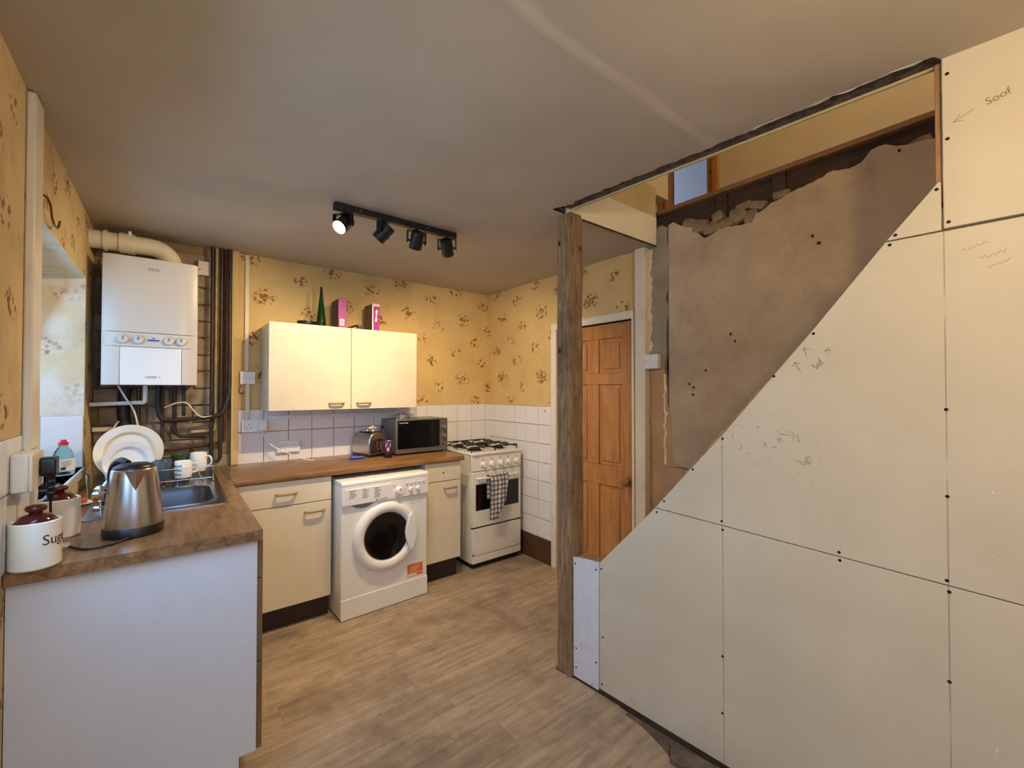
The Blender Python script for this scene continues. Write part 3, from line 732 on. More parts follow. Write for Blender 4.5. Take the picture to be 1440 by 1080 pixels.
def window(n, W, xw):
    a, b, c, d = W; o = bpy.data.objects.new('window_%d' % n, None); COL.objects.link(o); o.location = (xw, (a+b)/2, c); struct(o, 'white framed window')
    off = (xw, (a+b)/2, c); fw = .05
    for (y0, y1, z0, z1) in ((a, b, c, c+fw), (a, b, d-fw, d), (a, a+fw, c, d), (b-fw, b, c, d), ((a+b)/2-.025, (a+b)/2+.025, c, d)):
        MB(off).box(xw-.03, y0, z0, xw+.03, y1, z1).build('window_frame', M['plastic_white'], o, bevel=.004)
    for y0, y1 in ((a+fw, (a+b)/2-.025), ((a+b)/2+.025, b-fw)): MB(off).box(xw-.004, y0, c+fw, xw+.004, y1, d-fw).build('pane', M['pane'], o)
window(1, W1, LW-.30); window(3, W3, LW-.28)
# upright casing by the window
struct(MB().box(LW, 1.945, 1.235, LW+.022, 2.05, CH-.006).build('trim_12', M['white_gloss'], None, bevel=.006), 'cream painted upright board beside the sink window')
struct(MB().box(LW, 2.05, 1.02, LW+.012, 2.104, CH-.05).build('trim_13', M['white_gloss'], None, bevel=.005), 'narrow cream casing of the sink window')
MB().box(LW, 1.70, .92, LW+.0012, 2.10, 1.285).build('grout_bed', M['grout'], wl)
for cy, ww in tile_span(1.70, 2.098, 1.625, TS):
    for zc, hr in ((1.285-TS*.5, 1), (1.285-TS*1.5, 1), (.952, .42)): tile_at(wl, (LW-.005, cy, zc), R(90), ww, hr)
# bent wire hook over the window
hk = tag(MB((LW, 2.23, 2.05)).tube([(LW+.001, 2.125, 2.085), (LW+.014, 2.15, 2.085), (LW+.018, 2.185, 2.07), (LW+.018, 2.20, 2.035), (LW+.018, 2.25, 2.015), (LW+.018, 2.31, 2.02), (LW+.018, 2.345, 2.06)], .0038, 6, 2).build('wall_hook', M['hook'], None, smooth=60, loc=(LW, 2.23, 2.05)), 'bent brass wire hook on wall above sink window', 'hook')
# ---- front wall behind the camera
fw_ = MB(); a, b, c, d = W2_
fw_.box(LW-.33, -1.6, 0, a, -1.4, CH+.1); fw_.box(b, -1.6, 0, 1.9, -1.4, CH+.1); fw_.box(a, -1.6, 0, b, -1.4, c); fw_.box(a, -1.6, d, b, -1.4, CH+.1)
w2 = bpy.data.objects.new('window_2', None); COL.objects.link(w2); w2.location = ((a+b)/2, -1.55, c); struct(w2, 'added white framed window, unseen behind the camera')  # window added to carry the fill light for the end panel
for (x0, x1, z0, z1) in ((a, b, c, c+.05), (a, b, d-.05, d), (a, a+.05, c, d), (b-.05, b, c, d)): MB((((a+b)/2), -1.55, c)).box(x0, -1.58, z0, x1, -1.52, z1).build('window_frame', M['plastic_white'], w2, bevel=.004)
MB((((a+b)/2), -1.55, c)).box(a+.05, -1.554, c+.05, b-.05, -1.546, d-.05).build('pane', M['pane'], w2)
struct(fw_.build('wall_front', M['paper_back']), 'papered wall at the near end of the room')
# cover strips so no sky leaks in under the corner
pend = thing('pendant_lamp', 'bare bulb pendant lamp hanging behind the camera', 'lamp', (PENDANT[0], PENDANT[1], 0))
MB().cyl((0, 0, PENDANT[2]+.13), (0, 0, CH-.004), .003, n=6).build('cord', M['plastic_white'], pend)
MB().cyl((0, 0, PENDANT[2]+.075), (0, 0, PENDANT[2]+.13), .016, .012).build('lamp_holder', M['plastic_white'], pend)
MB().lathe([(.04, CH-.02), (.045, CH-.002)], n=16).build('ceiling_rose', M['plastic_white'], pend)

# ============================================================ KITCHEN UNITS
WZ = .922
def bar_handle(name, parent, x0, x1, y, z, mt='handle', dirn='y-'):
    """bow handle along x on a face looking to -Y"""
    m = MB(); m.tube([(x0, y+.002, z), (x0+.003, y-.020, z), (x0+.016, y-.027, z), (x1-.016, y-.027, z), (x1-.003, y-.020, z), (x1, y+.002, z)], .0075, 8, 1)
    return m.build(name, M[mt], parent, smooth=50)
# left run: drawer unit with the white end panel, then the sink unit
o = (-.05, 2.03, 0)
u = thing('base_cabinet', 'white base cabinet whose side panel faces the camera', 'cabinet', o)
MB(o).prism([(LW+.002, .0), (.198, .0), (.198, .128), (.25, .128), (.25, .882), (LW+.002, .882)], 'xz', 1.80, 1.816).build('end_panel', M['white_unit'], u, bevel=.001)
MB(o).box(LW+.002, 1.817, .128, .249, 2.27, .882).build('carcass', M['white_unit'], u)
for a, b in ((.742, .878), (.442, .738), (.130, .438)):
    d = MB(o).box(.2505, 1.803, a, .268, 2.268, b).build('drawer', M['edge_brown'], u, bevel=.001)
    MB(o).tube([(.268, 1.98, (a+b)/2), (.29, 1.985, (a+b)/2), (.29, 2.085, (a+b)/2), (.268, 2.09, (a+b)/2)], .007, 8, 1).build('handle', M['handle'], d, smooth=50)
MB(o).box(.19, 1.817, 0, .2, 2.27, .127).build('plinth', M['kick'], u)
o = (-.05, 2.55, 0)
u = thing('base_cabinet', 'cream sink base cabinet under the window', 'cabinet', o)
sc = MB(o); sc.box(LW+.002, 2.275, .128, .249, 2.293, .882); sc.box(LW+.002, 3.40, .128, .249, 3.42, .882); sc.box(LW+.002, 2.275, .128, .249, 3.42, .146); sc.build('carcass', M['white_unit'], u)
d = MB(o).box(.2505, 2.278, .13, .268, 2.81, .878).build('door', M['cream'], u, bevel=.001)
MB(o).tube([(.268, 2.34, .75), (.29, 2.345, .75), (.29, 2.445, .75), (.268, 2.45, .75)], .007, 8, 1).build('handle', M['handle'], d, smooth=50)
MB(o).box(.19, 2.275, 0, .2, 2.90, .127).build('plinth', M['kick'], u)
# worktops
SK = (-.262, 2.275, .208, 3.315)            # sink outline
BO = (-.20, 2.335, .160, 2.765)             # bowl outline
m = MB(); yA, yB = 1.77, 3.428; X0, X1 = LW+.004, .2625
m.box(X0, yA, .884, X1, BO[1]-.01, WZ); m.box(X0, BO[3]+.01, .884, X1, yB, WZ); m.box(X0, BO[1]-.01, .884, BO[0]-.01, BO[3]+.01, WZ); m.box(BO[2]+.01, BO[1]-.01, .884, X1, BO[3]+.01, WZ)
tag(m.build('worktop', M['worktop_y']), 'brown wood-effect worktop carrying the kettle and sink', 'worktop')
m = MB(); prof = [(2.822, .892), (2.824, .886), (2.83, .884), (3.428, .884), (3.428, WZ), (2.836, WZ), (2.826, WZ-.004), (2.822, WZ-.012)]
m.prism(prof, 'yz', .2655, 1.765)
tag(m.build('worktop', M['worktop'], None, smooth=30), 'brown wood-effect worktop carrying the toaster and microwave', 'worktop')
tag(MB((.264, 3.1, WZ)).box(.250, 2.80, WZ+.0003, .278, 3.42, WZ+.003).build('joint_strip', M['alu'], None, bevel=.001, loc=(.264, 3.1, WZ)), 'metal strip over the joint between the two worktops', 'strip')
# back run units
FY = 2.86
def front(name, parent, x0, x1, z0, z1, o, mt='cream'): return MB(o).box(x0, FY-.018, z0, x1, FY, z1).build(name, M[mt], parent, bevel=.0015)
o = (.54, 3.1, 0)
u = thing('base_cabinet', 'cream base cabinet left of the washing machine', 'cabinet', o)
MB(o).box(.285, FY+.001, .135, .797, 3.42, .882).build('carcass', M['white_unit'], u)
d = front('drawer', u, .287, .796, .736, .878, o); bar_handle('handle', d, .486-o[0], .596-o[0], FY-.018-o[1], .806)
d = front('door', u, .287, .796, .138, .730, o); bar_handle('handle', d, .645-o[0], .755-o[0], FY-.018-o[1], .680)
MB(o).box(.285, FY+.045, 0, .797, FY+.06, .134).build('plinth', M['kick'], u)
o = (1.59, 3.1, 0)
u = thing('base_cabinet', 'narrow cream base cabinet between the washing machine and cooker', 'cabinet', o)
MB(o).box(1.447, FY+.001, .15, 1.744, 3.42, .882).build('carcass', M['white_unit'], u)
d = front('drawer', u, 1.449, 1.743, .745, .880, o); MB(o).cyl((1.595, FY-.0175, .805), (1.595, FY-.0195, .805), .006, n=10).build('screw_hole', M['screw'], d)
d = front('door', u, 1.449, 1.743, .155, .738, o); bar_handle('handle', d, 1.60-o[0], 1.70-o[0], FY-.018-o[1], .692)
MB(o).box(1.447, FY+.045, 0, 1.744, FY+.06, .149).build('plinth', M['kick'], u)
# wall cupboard
o = (1.0, 3.28, 1.285)
u = thing('wall_cabinet', 'cream two-door wall cabinet on the floral wall', 'cabinet', o)
MB(o).box(.490, 3.146, 1.286, 1.512, BW-.004, 1.858).build('carcass', M['cream'], u, bevel=.001)
d = MB(o).box(.489, 3.127, 1.285, 1.006, 3.1455, 1.862).build('door', M['cream'], u, bevel=.0015); bar_handle('handle', d, .86-o[0], .955-o[0], 3.127-o[1], .042)
d = MB(o).box(1.010, 3.127, 1.285, 1.514, 3.1455, 1.862).build('door', M['cream'], u, bevel=.0015); bar_handle('handle', d, 1.05-o[0], 1.145-o[0], 3.127-o[1], .042)

# ============================================================ WASHING MACHINE
wm = thing('washing_machine', 'white front-loading washing machine under the worktop', 'washing machine', (1.12, 2.742, 0), 2.2)
H = .852
MB().rbox(-.298, .0, .012, .298, .50, H-.03, .012, 'xy').build('cabinet_body', M['enamel'], wm, smooth=40, bevel=.004)
MB().prism([(-.012, H-.03), (-.012, H-.012), (.0, H), (.52, H), (.52, H-.03)], 'yz', -.298, .298).build('top_cover', M['plastic_white'], wm, bevel=.004)
fa = MB().prism([(0, .700), (-.014, .704), (-.012, H-.031), (0, H-.031)], 'yz', -.297, .297).build('control_panel', M['plastic_white'], wm, bevel=.003)
dwr = MB().prism([(-.2755, .7065), (.02, .7065), (.02, .805), (-.2755, .805)], 'xz', -.0185, -.006).build('detergent_drawer', M['plastic_white'], wm, bevel=.002)
MB().prism([(-.24, .7035), (-.21, .683), (-.17, .674), (-.13, .678), (-.08, .7035)], 'xz', -.0035, .0).build('drawer_recess', M['grey_print'], wm)
for (cx, cz_, rr_, dp_) in ((.076, .752, .026, .03), (.165, .748, .0145, .02), (.218, .748, .0145, .02)):
    k = MB().lathe([(rr_, 0), (rr_, dp_*.35), (rr_*.82, dp_*.5), (rr_*.78, dp_), (.0001, dp_)], (cx, -.013, cz_), 22, axis='y').build('dial', M['plastic_white'], wm, smooth=40)
    MB().box(cx-.002, -.0145-dp_, cz_, cx+.002, -.0125-dp_, cz_+rr_*.75).build('pointer', M['grey_print'], k)
for bx_ in (.045, .135, .167, .199, .231, .262):
    MB().rbox(bx_-.009, -.019, .786 if bx_ > .1 else .79, bx_+.009, -.012, .798, .004).build('button', M['plastic_white'], wm, smooth=40)
for k, (cx, n_) in enumerate(((-.232, 6), (-.150, 7), (-.072, 8))):
    for r_ in range(n_):
        MB().box(cx-.025+random.uniform(0, .006), -.0190, .795-.0085*r_-.0035, cx+random.uniform(.004, .025), -.0184, .795-.0085*r_).build('programme_line', M['grey_print'], dwr)
text('maker_name', 'INDESIT', .016, M['grey_print'], wm, at(-.032, -.0188, .716))
MB().cyl((-.076, -.0185, .716), (-.076, -.0192, .716), .006, n=12).build('maker_badge', M['grey_print'], wm)
DC = (-.005, 0, .468)
MB().lathe([(.222, .0), (.222, .012), (.212, .026), (.190, .034), (.165, .028), (.152, .012), (.150, .0)], (DC[0], 0, DC[2]), 48, axis='y', cap=False).build('door_ring', M['plastic_white'], wm, smooth=50)
MB().lathe([(.152, .012), (.146, .018), (.125, .010), (.08, .004), (.0001, .002)], (DC[0], 0, DC[2]), 40, axis='y', cap=False).build('door_glass', M['wm_glass'], wm, smooth=60)
hp = []
for k in range(13):
    t_ = R(-38+76*k/12); hp.append((DC[0]+.205*math.cos(t_), DC[2]+.205*math.sin(t_)))
for k in range(9):
    t_ = (4-k)/4*.115; hp.append((DC[0]+.118+.030*abs(t_/.115)**1.6, DC[2]+t_))
MB().prism(hp, 'xz', -.046, -.022).build('door_handle', M['plastic_white'], wm, bevel=.006, seg=3)
MB().rbox(-.297, -.004, .004, .297, .01, .128, .006).build('kick_panel', M['enamel'], wm, bevel=.002)
sk = MB().box(.146, -.0012, .150, .262, .0005, .232).build('energy_sticker', M['orange'], wm)
MB().box(.152, -.0016, .168, .256, -.0012, .171).build('sticker_line', M['plastic_white'], sk); MB().box(.15, -.0016, .154, .215, -.0012, .164).build('sticker_line', M['plastic_white'], sk)
for r_ in range(4): MB().box(.165, -.0016, .183+r_*.010, .165+random.uniform(.05, .075), -.0012, .186+r_*.010).build('sticker_line', M['plastic_ivory'], sk)
for a in (-.25, .25): MB().cyl((a, .05, 0), (a, .05, .013), .02, n=12).build('foot', M['black'], wm)
for a in (-.25, .25): MB().cyl((a, .45, 0), (a, .45, .013), .02, n=12).build('foot', M['black'], wm)

# ============================================================ COOKER
o = (2.115, 3.10, 0)
ck = thing('gas_cooker', 'white freestanding gas cooker in the tiled corner', 'cooker', o)
CX0, CX1, CY = 1.866, 2.366, 2.872
E_ = M['enamel_warm']
MB(o).box(CX0, CY+.02, .045, CX1, 3.41, .895).build('body', E_, ck, bevel=.003)
MB(o).box(CX0+.02, CY+.03, 0, CX1-.02, 3.38, .05).build('plinth', M['black'], ck)
MB(o).prism([(CY, .772), (CY+.004, .898), (CY+.03, .898), (CY+.03, .772)], 'yz', CX0, CX1).build('control_panel', E_, ck, bevel=.003)
hb = MB(o).box(CX0-.003, CY-.006, .897, CX1+.003, 3.415, .918).build('hob_top', M['enamel'], ck, bevel=.005)
text('maker_name', 'indesit', .012, M['grey_print'], ck, at(CX0+.05-o[0], CY-.0005-o[1], .885), sx=1.2)
for k in range(5):
    kx = 1.972+.085*k
    kb = MB(o).lathe([(.024, 0), (.024, .006), (.018, .010), (.016, .026), (.0001, .027)], (kx, CY+.001, .822), 20, axis='y').build('control_knob', M['plastic_white'], ck, smooth=40)
    MB(o).box(kx-.0045, CY-.034, .803, kx+.0045, CY-.022, .841).build('grip', M['plastic_white'], kb, bevel=.002)
    MB(o).box(kx-.003, CY-.0008, .855, kx+.003, CY+.003, .868).build('flame_mark', M['grey_print'], ck)
od = MB(o).box(CX0+.004, CY-.002, .330, CX1-.004, CY+.02, .764).build('oven_door', E_, ck, bevel=.004)
MB(o).box(CX0+.035, CY-.004, .460, CX1-.03, CY-.001, .668).build('door_glass', M['oven_glass'], od, bevel=.001)
MB(o).tube([(CX0+.05, CY+.0, .716), (CX0+.055, CY-.03, .716), (CX1-.055, CY-.03, .716), (CX1-.05, CY+.0, .716)], .0095, 10, 1).build('door_handle', M['plastic_white'], od, smooth=50)
MB(o).box(CX0+.002, CY-.002, .322, CX1-.002, CY+.02, .3285).build('door_seal', M['black'], ck)
MB(o).box(CX0+.004, CY-.002, .105, CX1-.004, CY+.02, .320).build('drawer_front', E_, ck, bevel=.004)
MB(o).box(CX0+.004, CY-.001, .045, CX1-.004, CY+.02, .100).build('drawer_lip', E_, ck, bevel=.003)
MB(o).cyl((CX0+.013, CY-.003, .118), (CX0+.013, CY, .118), .007, n=10).build('screw_cap', M['black'], ck)
for (bx_, by_, br_) in ((1.99, 3.02, .045), (2.24, 3.02, .036), (1.99, 3.27, .036), (2.24, 3.27, .05)):
    b_ = MB(o).lathe([(br_+.018, .918), (br_+.018, .921), (br_, .926), (br_, .937), (br_*.8, .943), (.0001, .944)], (bx_, by_, 0), 24).build('burner', M['iron'], ck, smooth=40)
for gx0, gx1 in ((1.885, 2.113), (2.117, 2.345)):
    g = MB(o); zt = .956
    for gy in (2.905, 3.145, 3.385): g.tube([(gx0, gy, .920), (gx0, gy, zt), (gx1, gy, zt), (gx1, gy, .920)], .0055, 6)
    for gx in (gx0, gx1): g.tube([(gx, 2.905, zt-.012), (gx, 3.385, zt-.012)], .0055, 6)
    gc = (gx0+gx1)/2
    for gy in (3.02, 3.27):
        for dx, dy in ((1, 0), (-1, 0), (0, 1), (0, -1)):
            g.tube([(gc+dx*.112, gy+dy*.118, zt-.010), (gc+dx*.085, gy+dy*.085, zt+.008), (gc+dx*.02, gy+dy*.02, zt+.006)], .005, 6, 1)
    g.build('pan_support', M['iron'], ck, smooth=50)
# checked towel hung over the oven door handle
tw = MB((2.11, 2.84, .726))
def tf(u, v):
    x0, x1 = 2.005, 2.175
    w_ = v*2-1                           # -1 back hem .. 1 front hem
    x = x0+(x1-x0)*u+(.016*math.sin(v*3+1) if w_ > 0 else 0)+.012*(u-.5)*(1-abs(w_))
    fold = .009*math.sin(u*11+v*2)+.005*math.sin(u*23+1)
    if w_ < -.06: return (x, 2.866-.004+.002*math.sin(u*9), .726-.20*(-w_-.06)*1.0)
    if w_ < .06:
        a = (w_+.06)/.12*math.pi; return (x, 2.842+.0165*math.cos(a), .7265+.0135*math.sin(a))
    drop = (.34+.03*math.sin(u*4+.5)-.05*(u > .55)*(u-.55)*4)*(w_-.06)
    return (x, 2.8255-.006-abs(fold)*min(1, (w_-.06)*6), .7265-drop)
tw.grid(tf, 26, 60)
two = tw.build('tea_towel', M['towel'], None, smooth=80, loc=(2.11, 2.84, .726), recalc=False)
sm = two.modifiers.new('thick', 'SOLIDIFY'); sm.thickness = .0025; sm.offset = 0
tag(two, 'black and white checked tea towel hanging on the oven handle', 'towel')

# ============================================================ BOILER
o = (-.086, 3.26, 1.448)
bo = thing('boiler', 'white wall-hung gas boiler beside the window', 'boiler', o)
BX0, BX1, BY, BZ0, BZ1 = -.291, .119, 3.11, 1.448, 2.148
MB(o).box(BX0, BY+.012, BZ0+.004, BX1, BW-.022, BZ1).build('casing', M['boiler'], bo, bevel=.004)
def curved(z0, z1, x0, x1, y0=BY, inset=.0):
    n = 14; P = []
    for k in range(n+1):
        x = x0+(x1-x0)*k/n; e = (2*(x-(BX0+BX1)/2)/(BX1-BX0)); P.append((x, y0+.014*max(0, abs(e)-.62)/.38*1.0*max(0, abs(e)-.62)/.38))
    P += [(x1, BY+.03), (x0, BY+.03)]
    return MB(o).prism(P, 'xy', z0, z1)
curved(1.735, BZ1, BX0, BX1).build('front_cover', M['boiler'], bo, smooth=30, bevel=.003)
cp = curved(1.657, 1.732, BX0, BX1, BY+.002).build('control_strip', M['boiler'], bo, smooth=30, bevel=.002)
curved(BZ0, 1.655, BX0, BX0+.072).build('lower_cheek', M['boiler'], bo, smooth=30, bevel=.002); curved(BZ0, 1.655, BX1-.072, BX1).build('lower_cheek', M['boiler'], bo, smooth=30, bevel=.002)
fp = curved(BZ0, 1.653, BX0+.074, BX1-.074).build('drop_flap', M['enamel'], bo, smooth=30, bevel=.002)
for kx in (-.205, -.142, -.012, .043):
    k_ = MB(o).lathe([(.0245, 0), (.0245, .004), (.019, .006), (.019, .016), (.0001, .017)], (kx, BY+.002, 1.695), 22, axis='y').build('dial', M['boiler'], bo, smooth=40)
    MB(o).lathe([(.026, 0), (.026, .0012), (.0235, .0012), (.0235, 0)], (kx, BY+.0015, 1.695), 22, axis='y', cap=False).build('dial_ring', M['grey_print'], k_)
    MB(o).box(kx-.002, BY-.0185, 1.692, kx+.002, BY-.0145, 1.711).build('pointer', M['grey_print'], k_)
MB(o).box(-.103, BY-.0005, 1.690, -.053, BY+.004, 1.699).build('display', M['blue_lcd'], bo); MB(o).box(-.086, BY-.0003, 1.703, -.072, BY+.004, 1.709).build('display_mark', M['grey_print'], bo)
MB(o).rbox(-.115, BY-.0012, 2.075, -.045, BY+.002, 2.098, .008).build('badge', M['boiler'], bo, smooth=40)
text('maker_name', 'IDEAL', .020, M['grey_print'], bo, at(-.080-o[0], BY-.0016-o[1], 2.0865-o[2]))
text('model_name', 'LOGIC +', .017, M['black_print'], fp, at(-.078-o[0], BY-.0006-o[1], 1.490-o[2]))
# flue
fo = (-.16, 3.27, 2.15)
fu = thing('boiler_flue', 'cream painted flue pipe curving from boiler top into wall', 'flue', fo)
pts = [(LW-.05, 3.27, 2.250), (-.10, 3.27, 2.250)]+[(-.10+.10*math.sin(R(a)), 3.27, 2.25-.10*(1-math.cos(R(a)))) for a in range(15, 91, 15)]
MB(fo).tube(pts[:2]+pts[2:], .050, 24).build('elbow', M['flue'], fu, smooth=50)
MB(fo).cyl((0, 3.27, 2.149), (0, 3.27, 2.165), .062, n=24).build('turret', M['flue'], fu, smooth=40)
for a, b in ((-.30, -.285), (-.235, -.17)): MB(fo).cyl((a, 3.27, 2.250), (b, 3.27, 2.250), .0575, n=24).build('collar', M['flue'], fu, smooth=40)
MB(fo).cyl((-.19, 3.235, 2.293), (-.19, 3.225, 2.312), .008, n=10).build('clip', M['plastic_white'], fu)

# ============================================================ PIPES AND CABLES
def pipe(pts, r, mt, label, group=None, name='pipe', n=10, smooth=2, cat='pipe'):
    c = Vector(pts[0]); ob = MB(c).tube(pts, r, n, smooth).build(name, M[mt], None, smooth=60, loc=c); return tag(ob, label, cat, group)
yp = 3.365
def bendpath(P, r=.03):
    P = [Vector(p) for p in P]; out = [P[0]]
    for a, b, c in zip(P, P[1:], P[2:]):
        u = (a-b).normalized(); v = (c-b).normalized(); p = b+u*min(r, (a-b).length*.45); q = b+v*min(r, (c-b).length*.45)
        out += [p, p.lerp(b, .6).lerp(q.lerp(b, .6), .3), p.lerp(b, .6).lerp(q.lerp(b, .6), .7), q]
    return out+[P[-1]]
def bp(P, r, mt, label, rad=.03, **k): return pipe(bendpath(P, rad), r, mt, label, smooth=0, **k)
bp([(.204, yp, CH), (.204, yp, 1.005), (.204, yp-.0, .945)], .0115, 'pipe_black', 'black upright pipe nearest the boiler, full height')
bp([(.229, yp+.026, CH), (.229, yp+.026, 1.16), (.10, yp+.026, 1.155)], .010, 'pipe_cream', 'cream painted upright pipe between two black ones')
bp([(.252, yp, CH), (.252, yp, .985), (.240, yp, .962), (.226, yp, .958)], .0115, 'pipe_black', 'black upright pipe with a hooked foot above the worktop')
bp([(.276, yp+.026, CH), (.276, yp+.026, 1.085), (.24, yp+.026, 1.075), (-.10, yp+.026, 1.045)], .0095, 'pipe_brown', 'copper brown upright pipe turning left low down', .04)
bp([(.298, yp, CH), (.298, yp-.02, 1.40), (.262, yp-.035, 1.262), (.16, yp-.04, 1.245), (-.045, yp-.04, 1.235), (-.060, yp-.04, 1.30), (-.060, yp-.04, 1.4465)], .0125, 'pipe_black', 'thick black pipe sweeping left under the boiler', .05)
bp([(.018, yp-.012, 1.4465), (.018, yp-.012, 1.165), (.045, yp-.012, 1.135), (.180, yp-.012, 1.13)], .0105, 'pipe_black', 'dark pipe dropping from boiler and turning right')
bp([(-.040, yp, 1.4465), (-.040, yp, 1.06)], .009, 'pipe_brown', 'thin brown pipe dropping straight from the boiler middle')
bp([(.062, yp, 1.4465), (.062, yp, 1.26)], .009, 'pipe_black', 'short dark pipe dropping under the boiler right side')
bp([(-.15, yp+.01, 1.4465), (-.15, yp+.01, 1.02)], .010, 'pipe_brown', 'brown pipe behind the upright white platter')
bp([(-.21, yp+.02, 1.43), (-.22, yp+.02, 1.30), (-.20, yp+.02, 1.12), (-.25, yp+.02, .99)], .030, 'pipe_black', 'fat black lagged pipe low behind the plates', .08)
bp([(LW+.004, 3.30, 1.340), (-.145, 3.30, 1.347), (-.118, 3.30, 1.347), (-.118, 3.30, 1.4465)], .0115, 'plastic_white', 'white plastic condensate pipe below the boiler', .018)
pipe([(-.235, 3.28, 1.4465), (-.20, 3.275, 1.37), (-.165, 3.28, 1.31), (-.145, 3.29, 1.20), (-.15, 3.30, 1.10)], .0045, 'plastic_white', 'white cable hanging from the boiler left side', name='cable', cat='cable')
pipe([(-.03, 3.32, 1.315), (.03, 3.315, 1.345), (.08, 3.31, 1.345), (.11, 3.31, 1.29), (.15, 3.315, 1.247), (.20, 3.32, 1.256)], .0042, 'plastic_ivory', 'cream cable looping between the black pipes', name='cable', cat='cable')
pipe([(-.235, 3.36, 1.24), (-.26, 3.35, 1.20), (-.262, 3.34, 1.13)], .005, 'plastic_ivory', 'short curled cream cable above the platter', name='cable', cat='cable')
tag(MB((-.3, 3.40, 1.19)).box(LW+.006, 3.385, 1.183, -.255, BW-.02, 1.207).build('cable_trunking', M['plastic_ivory'], None, bevel=.002, loc=(-.3, 3.40, 1.19)), 'short cream trunking low on the wall left of pipes', 'trunking')
jb = thing('junction_box', 'cream junction box at ceiling height beside the pipes', 'junction box', (.165, BW-.018, 2.2))
MB().box(-.037, -.03, -.045, .037, 0, .045).build('cover', M['plastic_ivory'], jb, bevel=.003)
for a in (-.028, .028): MB().cyl((a, -.030, -.01), (a, -.0315, -.01), .004, n=8).build('screw', M['screw'], jb)

# ---- electrical plates on the back wall
def plate(x, z, w_, h_, name, label, cat, sockets=(), y=None, wall='B', switch=None):
    y = BW-.0045 if y is None else y
    t_ = thing(name, label, cat, (x, y, z))
    MB().box(-w_/2, -.022, -h_/2, w_/2, 0, h_/2).build('face_plate', M['plastic_white'], t_, bevel=.004)
    for sxx in sockets:
        for (a, c, ww, hh) in ((0, .017, .004, .008), (-.011, -.006, .007, .004), (.011, -.006, .007, .004)):
            MB().box(sxx+a-ww/2, -.0226, c-hh/2-.006, sxx+a+ww/2, -.0218, c+hh/2-.006).build('pin_hole', M['black'], t_)
        MB().box(sxx*.45-.006, -.025, .012, sxx*.45+.006, -.022, .028).build('rocker_switch', M['plastic_white'], t_, bevel=.001)
    for a in (-w_/2+.012, w_/2-.012): MB().cyl((a, -.0222, 0), (a, -.023, 0), .003, n=8).build('screw', M['screw'], t_)
    return t_
yt = BW-.0125
fc = plate(.408, 1.502, .090, .088, 'fused_switch', 'white fused switch plate left of the wall cabinet', 'switch', y=BW-.001)
MB().box(-.016, -.025, -.016, .016, -.022, .016).build('fuse_cover', M['plastic_white'], fc, bevel=.002)
plate(.450, 1.175, .150, .086, 'double_socket', 'white double socket with a plug in its right half', 'socket', (-.036,), y=yt)
plate(.660, 1.020, .150, .086, 'double_socket', 'white double socket just above worktop, both halves empty', 'socket', (-.036, .036), y=yt)
pg = thing('plug', 'white plug in the upper double socket', 'plug', (.492, yt-.0225, 1.175))
MB().rbox(-.026, -.035, -.028, .026, 0, .028, .008).build('plug_body', M['plastic_white'], pg, smooth=40, bevel=.004)
MB().tube([(.0, -.028, -.028), (.004, -.03, -.06), (.03, -.034, -.115), (.085, -.05, -.16), (.14, -.07, -.19), (.21, -.10, -.222), (.27, -.13, -.247), (.30, -.15, -.2475)], .0038, 8, 2).build('flex', M['plastic_white'], pg, smooth=60)
tag(MB((.40, BW, 1.95)).box(.389, BW-.014, 1.548, .413, BW-.001, CH-.004).build('cable_trunking', M['plastic_ivory'], None, bevel=.002, loc=(.40, BW, 1.95)), 'tall cream trunking running from ceiling to fused switch', 'trunking')
tag(MB((.405, BW, 1.34)).box(.394, BW-.024, 1.219, .418, BW-.001, 1.457).build('cable_trunking', M['plastic_ivory'], None, bevel=.002, loc=(.405, BW, 1.34)), 'short trunking joining fused switch and double socket', 'trunking')
tag(MB((1.0, BW, 1.23)).box(.527, BW-.026, 1.216, 1.62, BW-.0125, 1.240).build('cable_trunking', M['plastic_white'], None, bevel=.002, loc=(1.0, BW, 1.23)), 'long white trunking running level across the wall tiles', 'trunking')
tag(MB((.37, BW, 1.42)).tube([(.372, BW-.004, 1.448), (.358, BW-.012, 1.43), (.358, BW-.012, 1.405), (.376, BW-.012, 1.393), (.392, BW-.008, 1.41)], .0028, 6, 2).build('wire_hook', M['hook'], None, smooth=60, loc=(.37, BW, 1.42)), 'small curled wire hook below the fused switch', 'hook')
# light switch on the bare plaster
ls = thing('light_switch', 'white light switch on the bare stairwell plaster', 'switch', (2.425, 1.595, 1.60), -90)
MB().box(-.052, -.034, -.045, .044, 0, .045).build('back_box', M['plastic_ivory'], ls, bevel=.003)
fpn = MB().box(-.052, -.042, -.045, .044, -.034, .045).build('face_plate', M['plastic_white'], ls, bevel=.003)
MB().box(-.016, -.047, -.012, .008, -.042, .014).build('rocker', M['plastic_white'], ls, bevel=.002)
for a in (-.042, .034): MB().cyl((a, -.042, 0), (a, -.0428, 0), .003, n=8).build('screw', M['screw'], ls)
